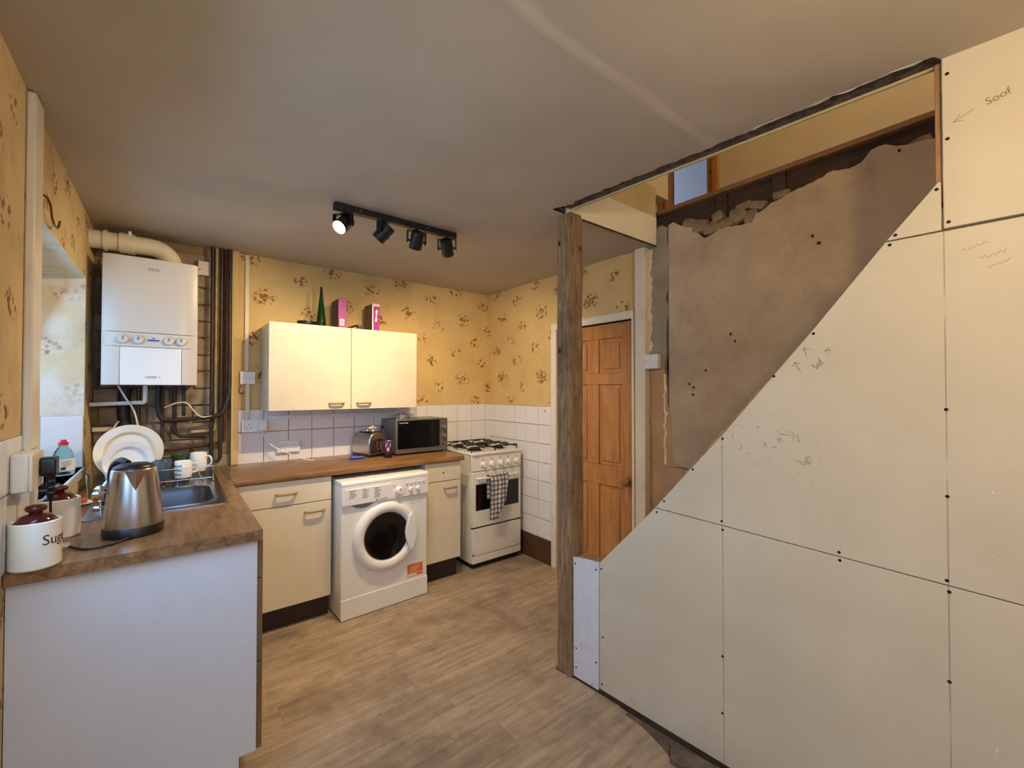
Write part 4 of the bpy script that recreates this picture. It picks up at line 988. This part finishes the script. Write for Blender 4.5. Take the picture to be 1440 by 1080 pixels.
# surface socket on left wall with a black plug
o = (LW+.004, 1.885, 1.18)
lsx = thing('surface_socket', 'ivory surface-mounted socket on the left wall tiles', 'socket', o)
MB(o).box(LW+.004, 1.81, 1.128, LW+.040, 1.958, 1.238).build('back_box', M['plastic_ivory'], lsx, bevel=.006)
MB(o).box(LW+.040, 1.812, 1.13, LW+.047, 1.956, 1.236).build('face_plate', M['plastic_ivory'], lsx, bevel=.003)
o = (LW+.0475, 1.915, 1.19)
bpg = thing('plug', 'black plug in the left wall socket above the canisters', 'plug', o)
MB(o).rbox(LW+.0475, 1.890, 1.160, LW+.083, 1.942, 1.216, .012, 'yz').build('plug_body', M['black'], bpg, smooth=40, bevel=.004)
MB(o).lathe([(.006, 1.085), (.010, 1.105), (.007, 1.110), (.011, 1.122), (.008, 1.127), (.012, 1.140), (.009, 1.146), (.013, 1.165)], (LW+.068, 1.916, 0), 10).build('strain_relief', M['black'], bpg, smooth=20)
MB(o).tube([(LW+.068, 1.916, 1.09), (LW+.068, 1.925, 1.02), (LW+.05, 1.96, .96), (LW+.03, 1.99, WZ+.005), (-.30, 2.02, WZ+.004), (-.245, 1.94, WZ+.004), (-.205, 1.87, WZ+.004), (-.16, 1.87, WZ+.004), (-.115, 1.91, WZ+.006), (-.10, 1.925, WZ+.008)], .0034, 8, 2).build('flex', M['black'], bpg, smooth=60)

# ============================================================ CEILING SPOT TRACK
o = (.965, 2.20, CH-.004)
tr = thing('spotlight_track', 'black ceiling spotlight bar with four adjustable heads', 'spotlight', o)
MB().box(-.345, -.018, -.030, .345, .018, .002).build('bar', M['black_metal'], tr, bevel=.002)
for a in (-.22, .16): MB().cyl((a, -.0185, -.014), (a, -.021, -.014), .004, n=8).build('bar_screw', M['alu'], tr)
heads = [(.665, (-.62, -.42, -.66)), (.870, (-.50, .50, -.70)), (1.062, (.05, .52, -.85)), (1.255, (.45, .50, -.74))]
for i, (hx, dv) in enumerate(heads):
    dv = Vector(dv).normalized(); x_ = hx-o[0]
    fx = Vector((dv.x, dv.y, 0)).normalized(); side = Vector((-fx.y, fx.x, 0))
    c = Vector((x_, 0, -.096))                                    # pivot centre
    yk = MB().cyl((x_, 0, -.030), (x_, 0, -.042), .007, n=10)
    t = .0035
    def slab_(a, b, wv):                                           # flat bar between two points
        a = Vector(a); b = Vector(b); d_ = (b-a).normalized(); w1 = wv; w2 = d_.cross(wv).normalized()
        vs_ = [p+w1*(sa*.012)+w2*(sb*t/2) for p in (a, b) for sa, sb in ((-1, -1), (1, -1), (1, 1), (-1, 1))]
        yk.add(vs_, [(0, 1, 2, 3), (7, 6, 5, 4), (0, 4, 5, 1), (1, 5, 6, 2), (2, 6, 7, 3), (3, 7, 4, 0)])
    tp_ = Vector((x_, 0, -.044))
    slab_(tp_-side*.053, tp_+side*.053, fx); slab_(tp_-side*.0515, c-side*.0515-Vector((0, 0, .012)), fx); slab_(tp_+side*.0515, c+side*.0515-Vector((0, 0, .012)), fx)
    yo = yk.build('yoke', M['black_metal'], tr)
    pv = MB().cyl(c-side*.054, c+side*.054, .006, n=10).build('pivot', M['black_metal'], yo)
    b0 = c-dv*.040; b1 = c+dv*.042
    q = dv.to_track_quat('Z', 'Y').to_matrix().to_4x4()
    mb = MB(); mb.M = Matrix.Translation(b0) @ q
    mb.lathe([(.0001, -.014), (.030, -.014), (.035, -.009), (.035, .080), (.0335, .082), (.0320, .080), (.0310, .066)], n=28, cap=False)
    hd = mb.build('lamp_head', M['black_metal'], tr, smooth=40)
    mb = MB(); mb.M = Matrix.Translation(b0) @ q
    mb.lathe([(.0308, .070), (.018, .074), (.0001, .075)], n=20, cap=False); mb.build('lamp', M['bulb'], hd, smooth=50)
    l = bpy.data.lights.new('spot_lamp', 'SPOT'); l.energy = SPOT_W[i]; l.color = WARM; l.spot_size = R(SPOT_A[i]); l.spot_blend = .7; l.shadow_soft_size = .015
    lo = bpy.data.objects.new('spot_lamp', l); COL.objects.link(lo); lo.location = Vector(o)+b1+dv*.006; lo.rotation_euler = dv.to_track_quat('-Z', 'Y').to_euler()

# ============================================================ SINK, DISHES AND THINGS ON THE LEFT WORKTOP
o = ((SK[0]+SK[2])/2, (SK[1]+SK[3])/2, WZ)
sk = thing('sink', 'stainless steel inset sink with ribbed drainer', 'sink', o)
m = MB(o); n = 8
outer = rrect(SK[0], SK[1], SK[2], SK[3], .02, n); inner = rrect(BO[0], BO[1], BO[2], BO[3], .075, n); flo = rrect(BO[0]+.02, BO[1]+.02, BO[2]-.02, BO[3]-.02, .065, n); lip = rrect(BO[0]-.012, BO[1]-.012, BO[2]+.012, BO[3]+.012, .08, n)
L = len(outer); z0 = WZ
loops = [(outer, z0+.0005), (outer, z0+.004), (rrect(SK[0]+.012, SK[1]+.012, SK[2]-.012, SK[3]-.012, .015, n), z0+.005), (lip, z0+.0035), (lip, z0+.006), (inner, z0+.004), (inner, z0-.02), (flo, z0-.155)]
vs_ = []; fs = []
for lp, z in loops: vs_ += [(a, b, z) for a, b in lp]
for k in range(len(loops)-1):
    for i in range(L): fs.append((k*L+i, k*L+(i+1) % L, (k+1)*L+(i+1) % L, (k+1)*L+i))
fs.append(list(range((len(loops)-1)*L, len(loops)*L)))
m.add(vs_, fs).build('bowl', M['sink'], sk, smooth=50)
for k in range(7):
    xk = -.19+.055*k; MB(o).tube([(xk, 2.84, WZ+.004), (xk, 2.86, WZ+.008), (xk, 3.26, WZ+.008), (xk, 3.28, WZ+.004)], .006, 6).build('drainer_rib', M['sink'], sk, smooth=60)
MB(o).lathe([(.034, WZ-.154), (.030, WZ-.150), (.02, WZ-.153)], (-.02, 2.55, 0), 20).build('plug_hole', M['chrome'], sk, smooth=40)
o = (-.225, 2.47, WZ+.0055)
tp = thing('mixer_tap', 'chrome mixer tap behind the kettle', 'tap', o)
MB().lathe([(.026, 0), (.026, .008), (.019, .014), (.018, .055), (.022, .06), (.022, .085), (.012, .095), (.0001, .096)], n=24).build('body', M['chrome'], tp, smooth=40)
MB().tube([(.0, 0, .07), (.03, .0, .12), (.08, -.005, .145), (.14, -.01, .135), (.155, -.01, .10)], .011, 12, 2).build('spout', M['chrome'], tp, smooth=60)
for s_ in (-1, 1):
    MB().cyl((0, 0, .045), (0, s_*.055, .055), .011, n=12).build('valve', M['chrome'], tp, smooth=40)
    MB().lathe([(.018, .045), (.022, .052), (.022, .075), (.016, .082), (.0001, .083)], (0, s_*.06, 0), 8).build('tap_handle', M['chrome'], tp, smooth=30)
# kettle
KL = (-.098, 2.005, WZ)
kt = thing('kettle', 'brushed steel jug kettle with black base and handle', 'kettle', KL)
MB().lathe([(.078, 0), (.083, .004), (.084, .030), (.081, .034)], n=40).build('base', M['black'], kt, smooth=40)
MB().lathe([(.0815, .034), (.0815, .040), (.0775, .085), (.0715, .140), (.0655, .190), (.0615, .222), (.058, .226)], n=48).build('jug', M['steel'], kt, smooth=40)
MB().lathe([(.0585, .224), (.057, .232), (.040, .242), (.0001, .246)], n=36).build('lid', M['black'], kt, smooth=50)
fd = Vector((.10, -.995, 0)); sd = Vector((.995, .10, 0))
sp = MB(); vs_ = []
for a, hz, out in ((-1, .224, .0), (0, .226, .024), (1, .224, .0), (-.55, .195, .004), (0, .190, .014), (.55, .195, .004), (0, .158, .000)):
    rad = .0655-(hz-.19)*.12+.0005
    th = a*.46; d_ = fd*math.cos(th)+sd*math.sin(th); vs_.append(d_*(rad+out)+Vector((0, 0, hz)))
sp.add(vs_, [(0, 1, 4, 3), (1, 2, 5, 4), (3, 4, 6), (4, 5, 6), (0, 2, 1)]).build('spout', M['steel'], kt, smooth=30)
hd_ = Vector((-.55, .83, 0)).normalized()
MB().tube([hd_*.035+Vector((0, 0, .240)), hd_*.075+Vector((0, 0, .252)), hd_*.118+Vector((0, 0, .225)), hd_*.124+Vector((0, 0, .165)), hd_*.112+Vector((0, 0, .100)), hd_*.080+Vector((0, 0, .070))], .0115, 10, 2).build('handle', M['black'], kt, smooth=60)
# canisters
def canister(loc, label, r, h, word=None, rot=0):
    t_ = thing('canister', label, 'canister', loc, rot, 'stoneware canisters')
    MB().lathe([(r-.004, 0), (r, .004), (r, h-.003), (r-.003, h), (r-.008, h-.003), (r-.008, h-.02)], n=40).build('jar', M['stoneware'], t_, smooth=40)
    ld = MB().lathe([(r-.009, h-.018), (r-.009, h-.002), (r-.014, h+.004), (r*.60, h+.013), (r*.30, h+.018), (r*.24, h+.021)], n=36).build('lid', M['maroon'], t_, smooth=50)
    MB().lathe([(r*.24, h+.019), (r*.26, h+.023), (r*.40, h+.028), (r*.44, h+.034), (r*.38, h+.040), (r*.2, h+.043), (.0001, h+.044)], n=24).build('knob', M['maroon'], ld, smooth=50)
    if word: text('lettering', word, .040, M['brown_print'], t_, Matrix.Translation((0, 0, h*.60)), bend=r+.0004, ext=.0003, sx=.92)
    return t_
canister((-.2975, 1.800, WZ), 'cream stoneware sugar canister with maroon lid, nearest the camera', .053, .130, 'Sugar', 66)
canister((-.2965, 2.115, WZ), 'cream stoneware canister with maroon lid behind the sugar one', .053, .130, None, 30)
tag(MB((-.262, 1.952, WZ)).lathe([(.014, 0), (.018, .006), (.016, .012), (.004, .014)], (-.262, 1.952, WZ), 16).build('bottle_cap', M['plastic_ivory'], None, smooth=40, loc=(-.262, 1.952, WZ)), 'small ivory cap lying between the canisters', 'cap')
# washing-up liquid on the sill
sb = thing('soap_bottle', 'clear washing-up liquid bottle with red cap on sill', 'bottle', (-.395, 2.90, 1.0205), 35)
MB().lathe([(.038, 0), (.043, .006), (.044, .05), (.040, .085), (.030, .115), (.016, .135), (.014, .142)], n=32, sx=1, sy=.6).build('bottle', M['soap'], sb, smooth=50)
MB().lathe([(.018, .140), (.018, .154), (.011, .157), (.011, .166), (.0001, .167)], n=20).build('cap', M['red'], sb, smooth=40)
def lab(u, v): 
    a = R(-62+124*u); return (.0452*math.sin(a), -.0452*.6*math.cos(a)-.0004, .022+.055*v)
lb_ = MB().grid(lab, 12, 2).build('label', M['plastic_white'], sb, smooth=60, recalc=False)
for k in range(4): MB().box(-.020, -.0290, .065-.007*k, .018-.006*(k % 2), -.0284, .067-.007*k).build('label_print', M['grey_print'], lb_)
MB().box(-.022, -.0285, .028, -.004, -.0276, .040).build('barcode', M['black_print'], lb_)
# things by the window end of the sill
ty = thing('tray', 'black shallow tray on the sill behind the canisters', 'tray', (LW-.03, 2.42, 1.0205))
MB().box(-.06, -.07, 0, .035, .10, .006).build('tray_floor', M['black'], ty); 
tr_ = MB()
for bx in ((-.06, -.07, .035, -.064), (-.06, .094, .035, .10), (-.06, -.07, -.054, .10), (.029, -.07, .035, .10)): tr_.box(bx[0], bx[1], .004, bx[2], bx[3], .022)
tr_.build('tray_rim', M['black'], ty)
dsh = thing('saucer', 'small white saucer beside the tap', 'dish', (-.30, 2.63, WZ)); MB().lathe([(.02, 0), (.024, .003), (.040, .010), (.038, .012), (.020, .006), (.0001, .006)], n=28).build('dish', M['ceramic'], dsh, smooth=50)
tag(MB((-.30, 2.63, WZ+.0075)).rbox(-.318, 2.612, WZ+.0075, -.282, 2.648, WZ+.028, .008, 'xy').build('scourer', M['sponge'], None, bevel=.004, loc=(-.30, 2.63, WZ+.0075)), 'pink sponge scourer in the white saucer', 'sponge')
# dish rack and crockery
o = (-.03, 3.05, WZ+.008)
rk = thing('dish_rack', 'chrome wire dish rack on the drainer', 'dish rack', o)
RX0, RX1, RY0, RY1 = -.225, .185, 2.86, 3.27
fr_ = MB(o)
for z in (WZ+.025, WZ+.085): fr_.tube([(RX0, RY0, z), (RX1, RY0, z), (RX1, RY1, z), (RX0, RY1, z), (RX0, RY0, z)], .0022, 6)
for (a, b) in ((RX0, RY0), (RX1, RY0), (RX1, RY1), (RX0, RY1)): fr_.tube([(a, b, WZ+.008), (a, b, WZ+.085)], .0035, 6)
fr_.build('frame', M['chrome'], rk, smooth=60)
for k in range(11):
    xk = RX0+(RX1-RX0)*(k+.5)/11; MB(o).tube([(xk, RY0, WZ+.025), (xk, RY1, WZ+.025)], .002, 5).build('wire', M['chrome'], rk, smooth=60)
for k in range(9):
    xk = RX0+.02+.02*k; MB(o).tube([(xk, 3.0, WZ+.025), (xk, 3.0, WZ+.075)], .002, 5).build('prong', M['chrome'], rk, smooth=60)
def plate_obj(name, label, loc, rx, rz, lean, mt, depth=.026):
    t_ = thing(name, label, 'plate', loc)
    m = MB(); m.M = Matrix.Rotation(R(lean), 4, 'X') @ Matrix.Translation((0, 0, rz))
    m.lathe([(.0001, .0), (.60, .0), (.66, .004), (.74, depth*.7), (1, depth), (1, depth+.004), (.74, depth*.7+.006), (.64, .010), (.0001, .010)], n=56, sx=rx, sy=rz, axis='y')
    m.build('dish', M[mt], t_, smooth=22); return t_
plate_obj('platter', 'large oval cream platter leaning in the dish rack', (-.168, 3.03, WZ+.033), .140, .140, -11, 'cream_china')
plate_obj('plate', 'white dinner plate in front of the oval platter', (-.165, 2.95, WZ+.033), .100, .100, -9, 'ceramic')
def mug(loc, r, h, label, mt, rz, up=True, word=None):
    t_ = thing('mug', label, 'mug', loc, rz)
    MB().lathe([(r*.86, 0), (r*.9, .003), (r, .02), (r, h-.002), (r-.002, h), (r-.004, h-.002), (r-.004, .006), (.0001, .005)], n=32).build('cup', M[mt], t_, smooth=50)
    MB().tube([(r-.002, 0, h*.80), (r+.022, 0, h*.80), (r+.030, 0, h*.55), (r+.022, 0, h*.28), (r-.002, 0, h*.24)], .0055, 8, 2).build('handle', M[mt], t_, smooth=60)
    if word: text('lettering', word, .023, M['black_print'], t_, Matrix.Rotation(R(-60), 4, 'Z') @ Matrix.Translation((0, 0, h*.50)), bend=r+.0004, ext=.0003)
    return t_
mz = WZ+.028
mug((.055, 2.93, mz), .040, .088, 'white mug printed with black words in the rack', 'ceramic', 10, word='always\ncoffee\ncoffee')
mug((.130, 3.12, mz), .041, .105, 'plain white mug at the back corner of the rack', 'ceramic', -30)
mug((-.034, 2.935, mz), .042, .100, 'slate grey mug between the platter and white mug', 'slate_china', 100)
gb = thing('bowl', 'small green bowl behind the slate mug', 'bowl', (.045, 3.16, mz)); MB().lathe([(.025, 0), (.030, .004), (.040, .06), (.046, .098), (.043, .098), (.036, .06), (.0001, .012)], n=28).build('dish', M['green_china'], gb, smooth=50)
# clear tumbler beside the tap
tm = thing('tumbler', 'pale blue plastic tumbler lying near the tap', 'cup', (-.262, 2.72, WZ+.0055)); MB().lathe([(.028, 0), (.030, .003), (.038, .11), (.036, .11), (.028, .006), (.0001, .006)], n=28).build('cup', M['clear'], tm, smooth=50)

# ============================================================ THINGS ON THE BACK WORKTOP
o = (1.555, 3.10, WZ)
mw = thing('microwave', 'silver grey microwave with black door on the worktop', 'microwave', o)
MB(o).box(1.335, 3.118, WZ+.014, 1.775, 3.395, 1.192).build('casing', M['mw_grey'], mw, bevel=.004)
fcn = MB(o).box(1.333, 3.10, WZ+.012, 1.777, 3.118, 1.194).build('front_frame', M['mw_grey'], mw, bevel=.004)
dg = MB(o).box(1.347, 3.0965, WZ+.048, 1.703, 3.101, 1.184).build('door_glass', M['oven_glass'], mw, bevel=.002)
text('maker_name', 'Russell Hobbs', .0125, M['plastic_white'], dg, at(1.395-o[0], 3.0962-o[1], 1.168-o[2]))
for kz in (1.118, 1.050):
    k_ = MB(o).lathe([(.022, 0), (.022, .004), (.018, .006), (.016, .02), (.0001, .021)], (1.741, 3.1, kz), 22, axis='y').build('dial', M['mw_grey'], mw, smooth=40); MB(o).box(1.7395, 3.0775, kz, 1.7425, 3.0795, kz+.014).build('pointer', M['plastic_white'], k_)
MB(o).rbox(1.722, 3.097, .985, 1.762, 3.101, 1.003, .004).build('door_button', M['alu'], mw, smooth=40)
for a in (1.36, 1.75):
    for b in (3.14, 3.37): MB(o).cyl((a, b, WZ), (a, b, WZ+.015), .012, n=10).build('foot', M['black'], mw)
# toaster
o = (1.205, 3.25, WZ)
ts = thing('toaster', 'brushed steel two-slice toaster beside the microwave', 'toaster', o, 14)
P_ = [(-.085, .02), (-.085, .10), (-.080, .14), (-.064, .165), (-.035, .178), (.035, .178), (.064, .165), (.080, .14), (.085, .10), (.085, .02)]
MB().prism(P_, 'xz', -.09, .13).build('body', M['steel'], ts, smooth=40, bevel=.006)
MB().rbox(-.082, -.088, 0, .082, .128, .022, .01, 'xy').build('base', M['black'], ts, smooth=40)
for a in (-.03, .03): MB().box(a-.012, -.06, .1765, a+.012, .10, .1795).build('slot', M['black'], ts)
MB().box(-.004, -.0925, .05, .004, -.0895, .14).build('lever_track', M['black'], ts); MB().rbox(-.016, -.112, .118, .016, -.090, .132, .004).build('lever', M['black'], ts, smooth=40)
MB().lathe([(.014, 0), (.013, .014), (.0001, .015)], (.0, -.09, .045), 18, axis='y').build('browning_dial', M['black'], ts, smooth=40)
def crumple(name, loc, s_, label, cat='wrapper'):
    bm = bmesh.new(); bmesh.ops.create_icosphere(bm, subdivisions=4, radius=1); sd_ = random.random()*90
    for v in bm.verts:
        d_ = .75+.45*noise.noise(v.co*2.1+Vector((sd_, 0, 0)))+.22*abs(noise.noise(v.co*5+Vector((0, sd_, 0)))); q = v.co*d_
        v.co = Vector((q.x*s_[0], q.y*s_[1], max(q.z, -.55)*s_[2]+.55*s_[2]))
    me = bpy.data.meshes.new(name); bm.to_mesh(me); bm.free(); ob = link(name, me, M['foil'], None); ob.location = loc; return tag(ob, label, cat)
crumple('foil_ball', (1.205, 3.25, WZ+.1798), (.055, .05, .030), 'crumpled silver foil lying on top of the toaster')
crumple('foil_ball', (1.425, 3.22, 1.1925), (.055, .05, .036), 'crumpled silver foil on the microwave')
# drinks tin
o = (1.262, 3.075, WZ)
cn = thing('drinks_tin', 'purple printed tin in front of the toaster', 'tin', o)
MB().lathe([(.026, 0), (.029, .004), (.029, .030)], n=28).build('base_band', M['black'], cn, smooth=40)
MB().lathe([(.029, .030), (.029, .112), (.026, .119), (.024, .119), (.023, .115), (.0001, .115)], n=28).build('can', M['purple_can'], cn, smooth=40)
MB().lathe([(.0262, .118), (.027, .121), (.0245, .122), (.0240, .118)], n=28, cap=False).build('rim', M['chrome'], cn, smooth=40)
text('lettering', '7 1', .040, M['plastic_white'], cn, Matrix.Rotation(R(-22), 4, 'Z') @ Matrix.Translation((0, 0, .092)), bend=.0294, ext=.0003)
text('lettering', '8', .040, M['plastic_white'], cn, Matrix.Rotation(R(-22), 4, 'Z') @ Matrix.Translation((0, 0, .062)), bend=.0294, ext=.0003)
# slim bottle behind
bt = thing('oil_bottle', 'slim clear bottle standing between toaster and microwave', 'bottle', (1.304, 3.30, WZ)); MB().lathe([(.018, 0), (.020, .004), (.020, .13), (.010, .165), (.009, .20), (.0001, .201)], n=24).build('bottle', M['clear'], bt, smooth=50); MB().lathe([(.011, .198), (.011, .215), (.0001, .216)], n=16).build('cap', M['black'], bt, smooth=40)
# screwdriver
sdv = thing('screwdriver', 'blue-handled screwdriver lying beside the toaster', 'screwdriver', (1.05, 3.13, WZ+.0125), -8)
MB().lathe([(.006, -.05), (.0115, -.044), (.0125, -.02), (.009, .005), (.012, .025), (.010, .05), (.006, .053)], n=14, axis='x').build('handle', M['blue_tool'], sdv, smooth=40)
MB().cyl((-.05, 0, 0), (-.135, 0, 0), .003, n=8).build('blade', M['chrome'], sdv, smooth=40)

# ============================================================ THINGS ON THE WALL CUPBOARD
Z = 1.8625
dd = thing('round_tin', 'low black round tin on top of the wall cabinet', 'tin', (.735, 3.23, Z-.002)); MB().lathe([(.058, 0), (.060, .003), (.060, .026), (.062, .027), (.062, .034), (.0001, .035)], n=36).build('tin', M['black'], dd, smooth=40)
gb = thing('glass_bottle', 'tapering green glass bottle on top of the wall cabinet', 'bottle', (.832, 3.24, Z-.002))
MB().lathe([(.034, 0), (.036, .006), (.030, .06), (.020, .15), (.0105, .235), (.0085, .262), (.0001, .263)], n=28).build('bottle', M['green_glass'], gb, smooth=60)
MB().lathe([(.0095, .240), (.0100, .268), (.006, .292), (.0001, .294)], n=16).build('stopper', M['black'], gb, smooth=40)
def carton(x0, x1, y0, y1, h, label, body, spine):
    c = ((x0+x1)/2, (y0+y1)/2, Z-.002); t_ = thing('carton', label, 'carton', c)
    MB(c).box(x0, y0+.004, Z-.002, x1, y1, Z-.002+h).build('box', M[body], t_, bevel=.001); f_ = MB(c).box(x0-.0006, y0, Z-.002, x1+.0006, y0+.005, Z+h-.0012).build('spine', M[spine], t_, bevel=.001); return t_, c, f_
t_, c, f_ = carton(.935, .992, 3.185, 3.36, .214, 'dark carton with magenta spine beside the green bottle', 'dark_card', 'magenta')
q = MB(c).box(.945, 3.1842, Z+.022, .975, 3.1852, Z+.068).build('price_label', M['plastic_white'], f_)
for k in range(5): MB(c).box(.951+.004*k, 3.1838, Z+.032, .953+.004*k, 3.1843, Z+.058).build('barcode', M['black_print'], q)
t_, c, f_ = carton(1.180, 1.234, 3.185, 3.36, .210, 'carton with purple and white spine, right on the wall cabinet', 'brown_card', 'magenta')
MB(c).box(1.1795, 3.1843, Z-.002, 1.188, 3.1855, Z+.207).build('white_edge', M['plastic_white'], f_); MB(c).box(1.1885, 3.1843, Z+.188, 1.2344, 3.1855, Z+.207).build('gold_band', M['plastic_ivory'], f_)
MB(c).prism([(1.200, Z+.075), (1.212, Z+.070), (1.218, Z+.09), (1.213, Z+.115), (1.222, Z+.15), (1.214, Z+.168), (1.204, Z+.15), (1.207, Z+.12)], 'xz', 3.1843, 3.1853).build('splash_mark', M['plastic_white'], f_)
tag(MB((1.04, 3.2, Z)).tube([(1.00+.045*k/10+.012*math.sin(k*1.9), 3.2+.018*math.cos(k*1.9), Z+.006+.0018*k) for k in range(16)], .005, 8, 1).build('coiled_flex', M['black'], None, smooth=60, loc=(1.04, 3.2, Z)), 'black coiled flex on the cabinet between the cartons', 'cable')
MBc = MB((1.085, 3.19, Z)).rbox(1.068, 3.178, Z-.001, 1.098, 3.202, Z+.030, .004)
tag(MBc.build('adaptor', M['black'], None, bevel=.002, loc=(1.085, 3.19, Z)), 'small black adaptor block on the cabinet', 'adaptor')
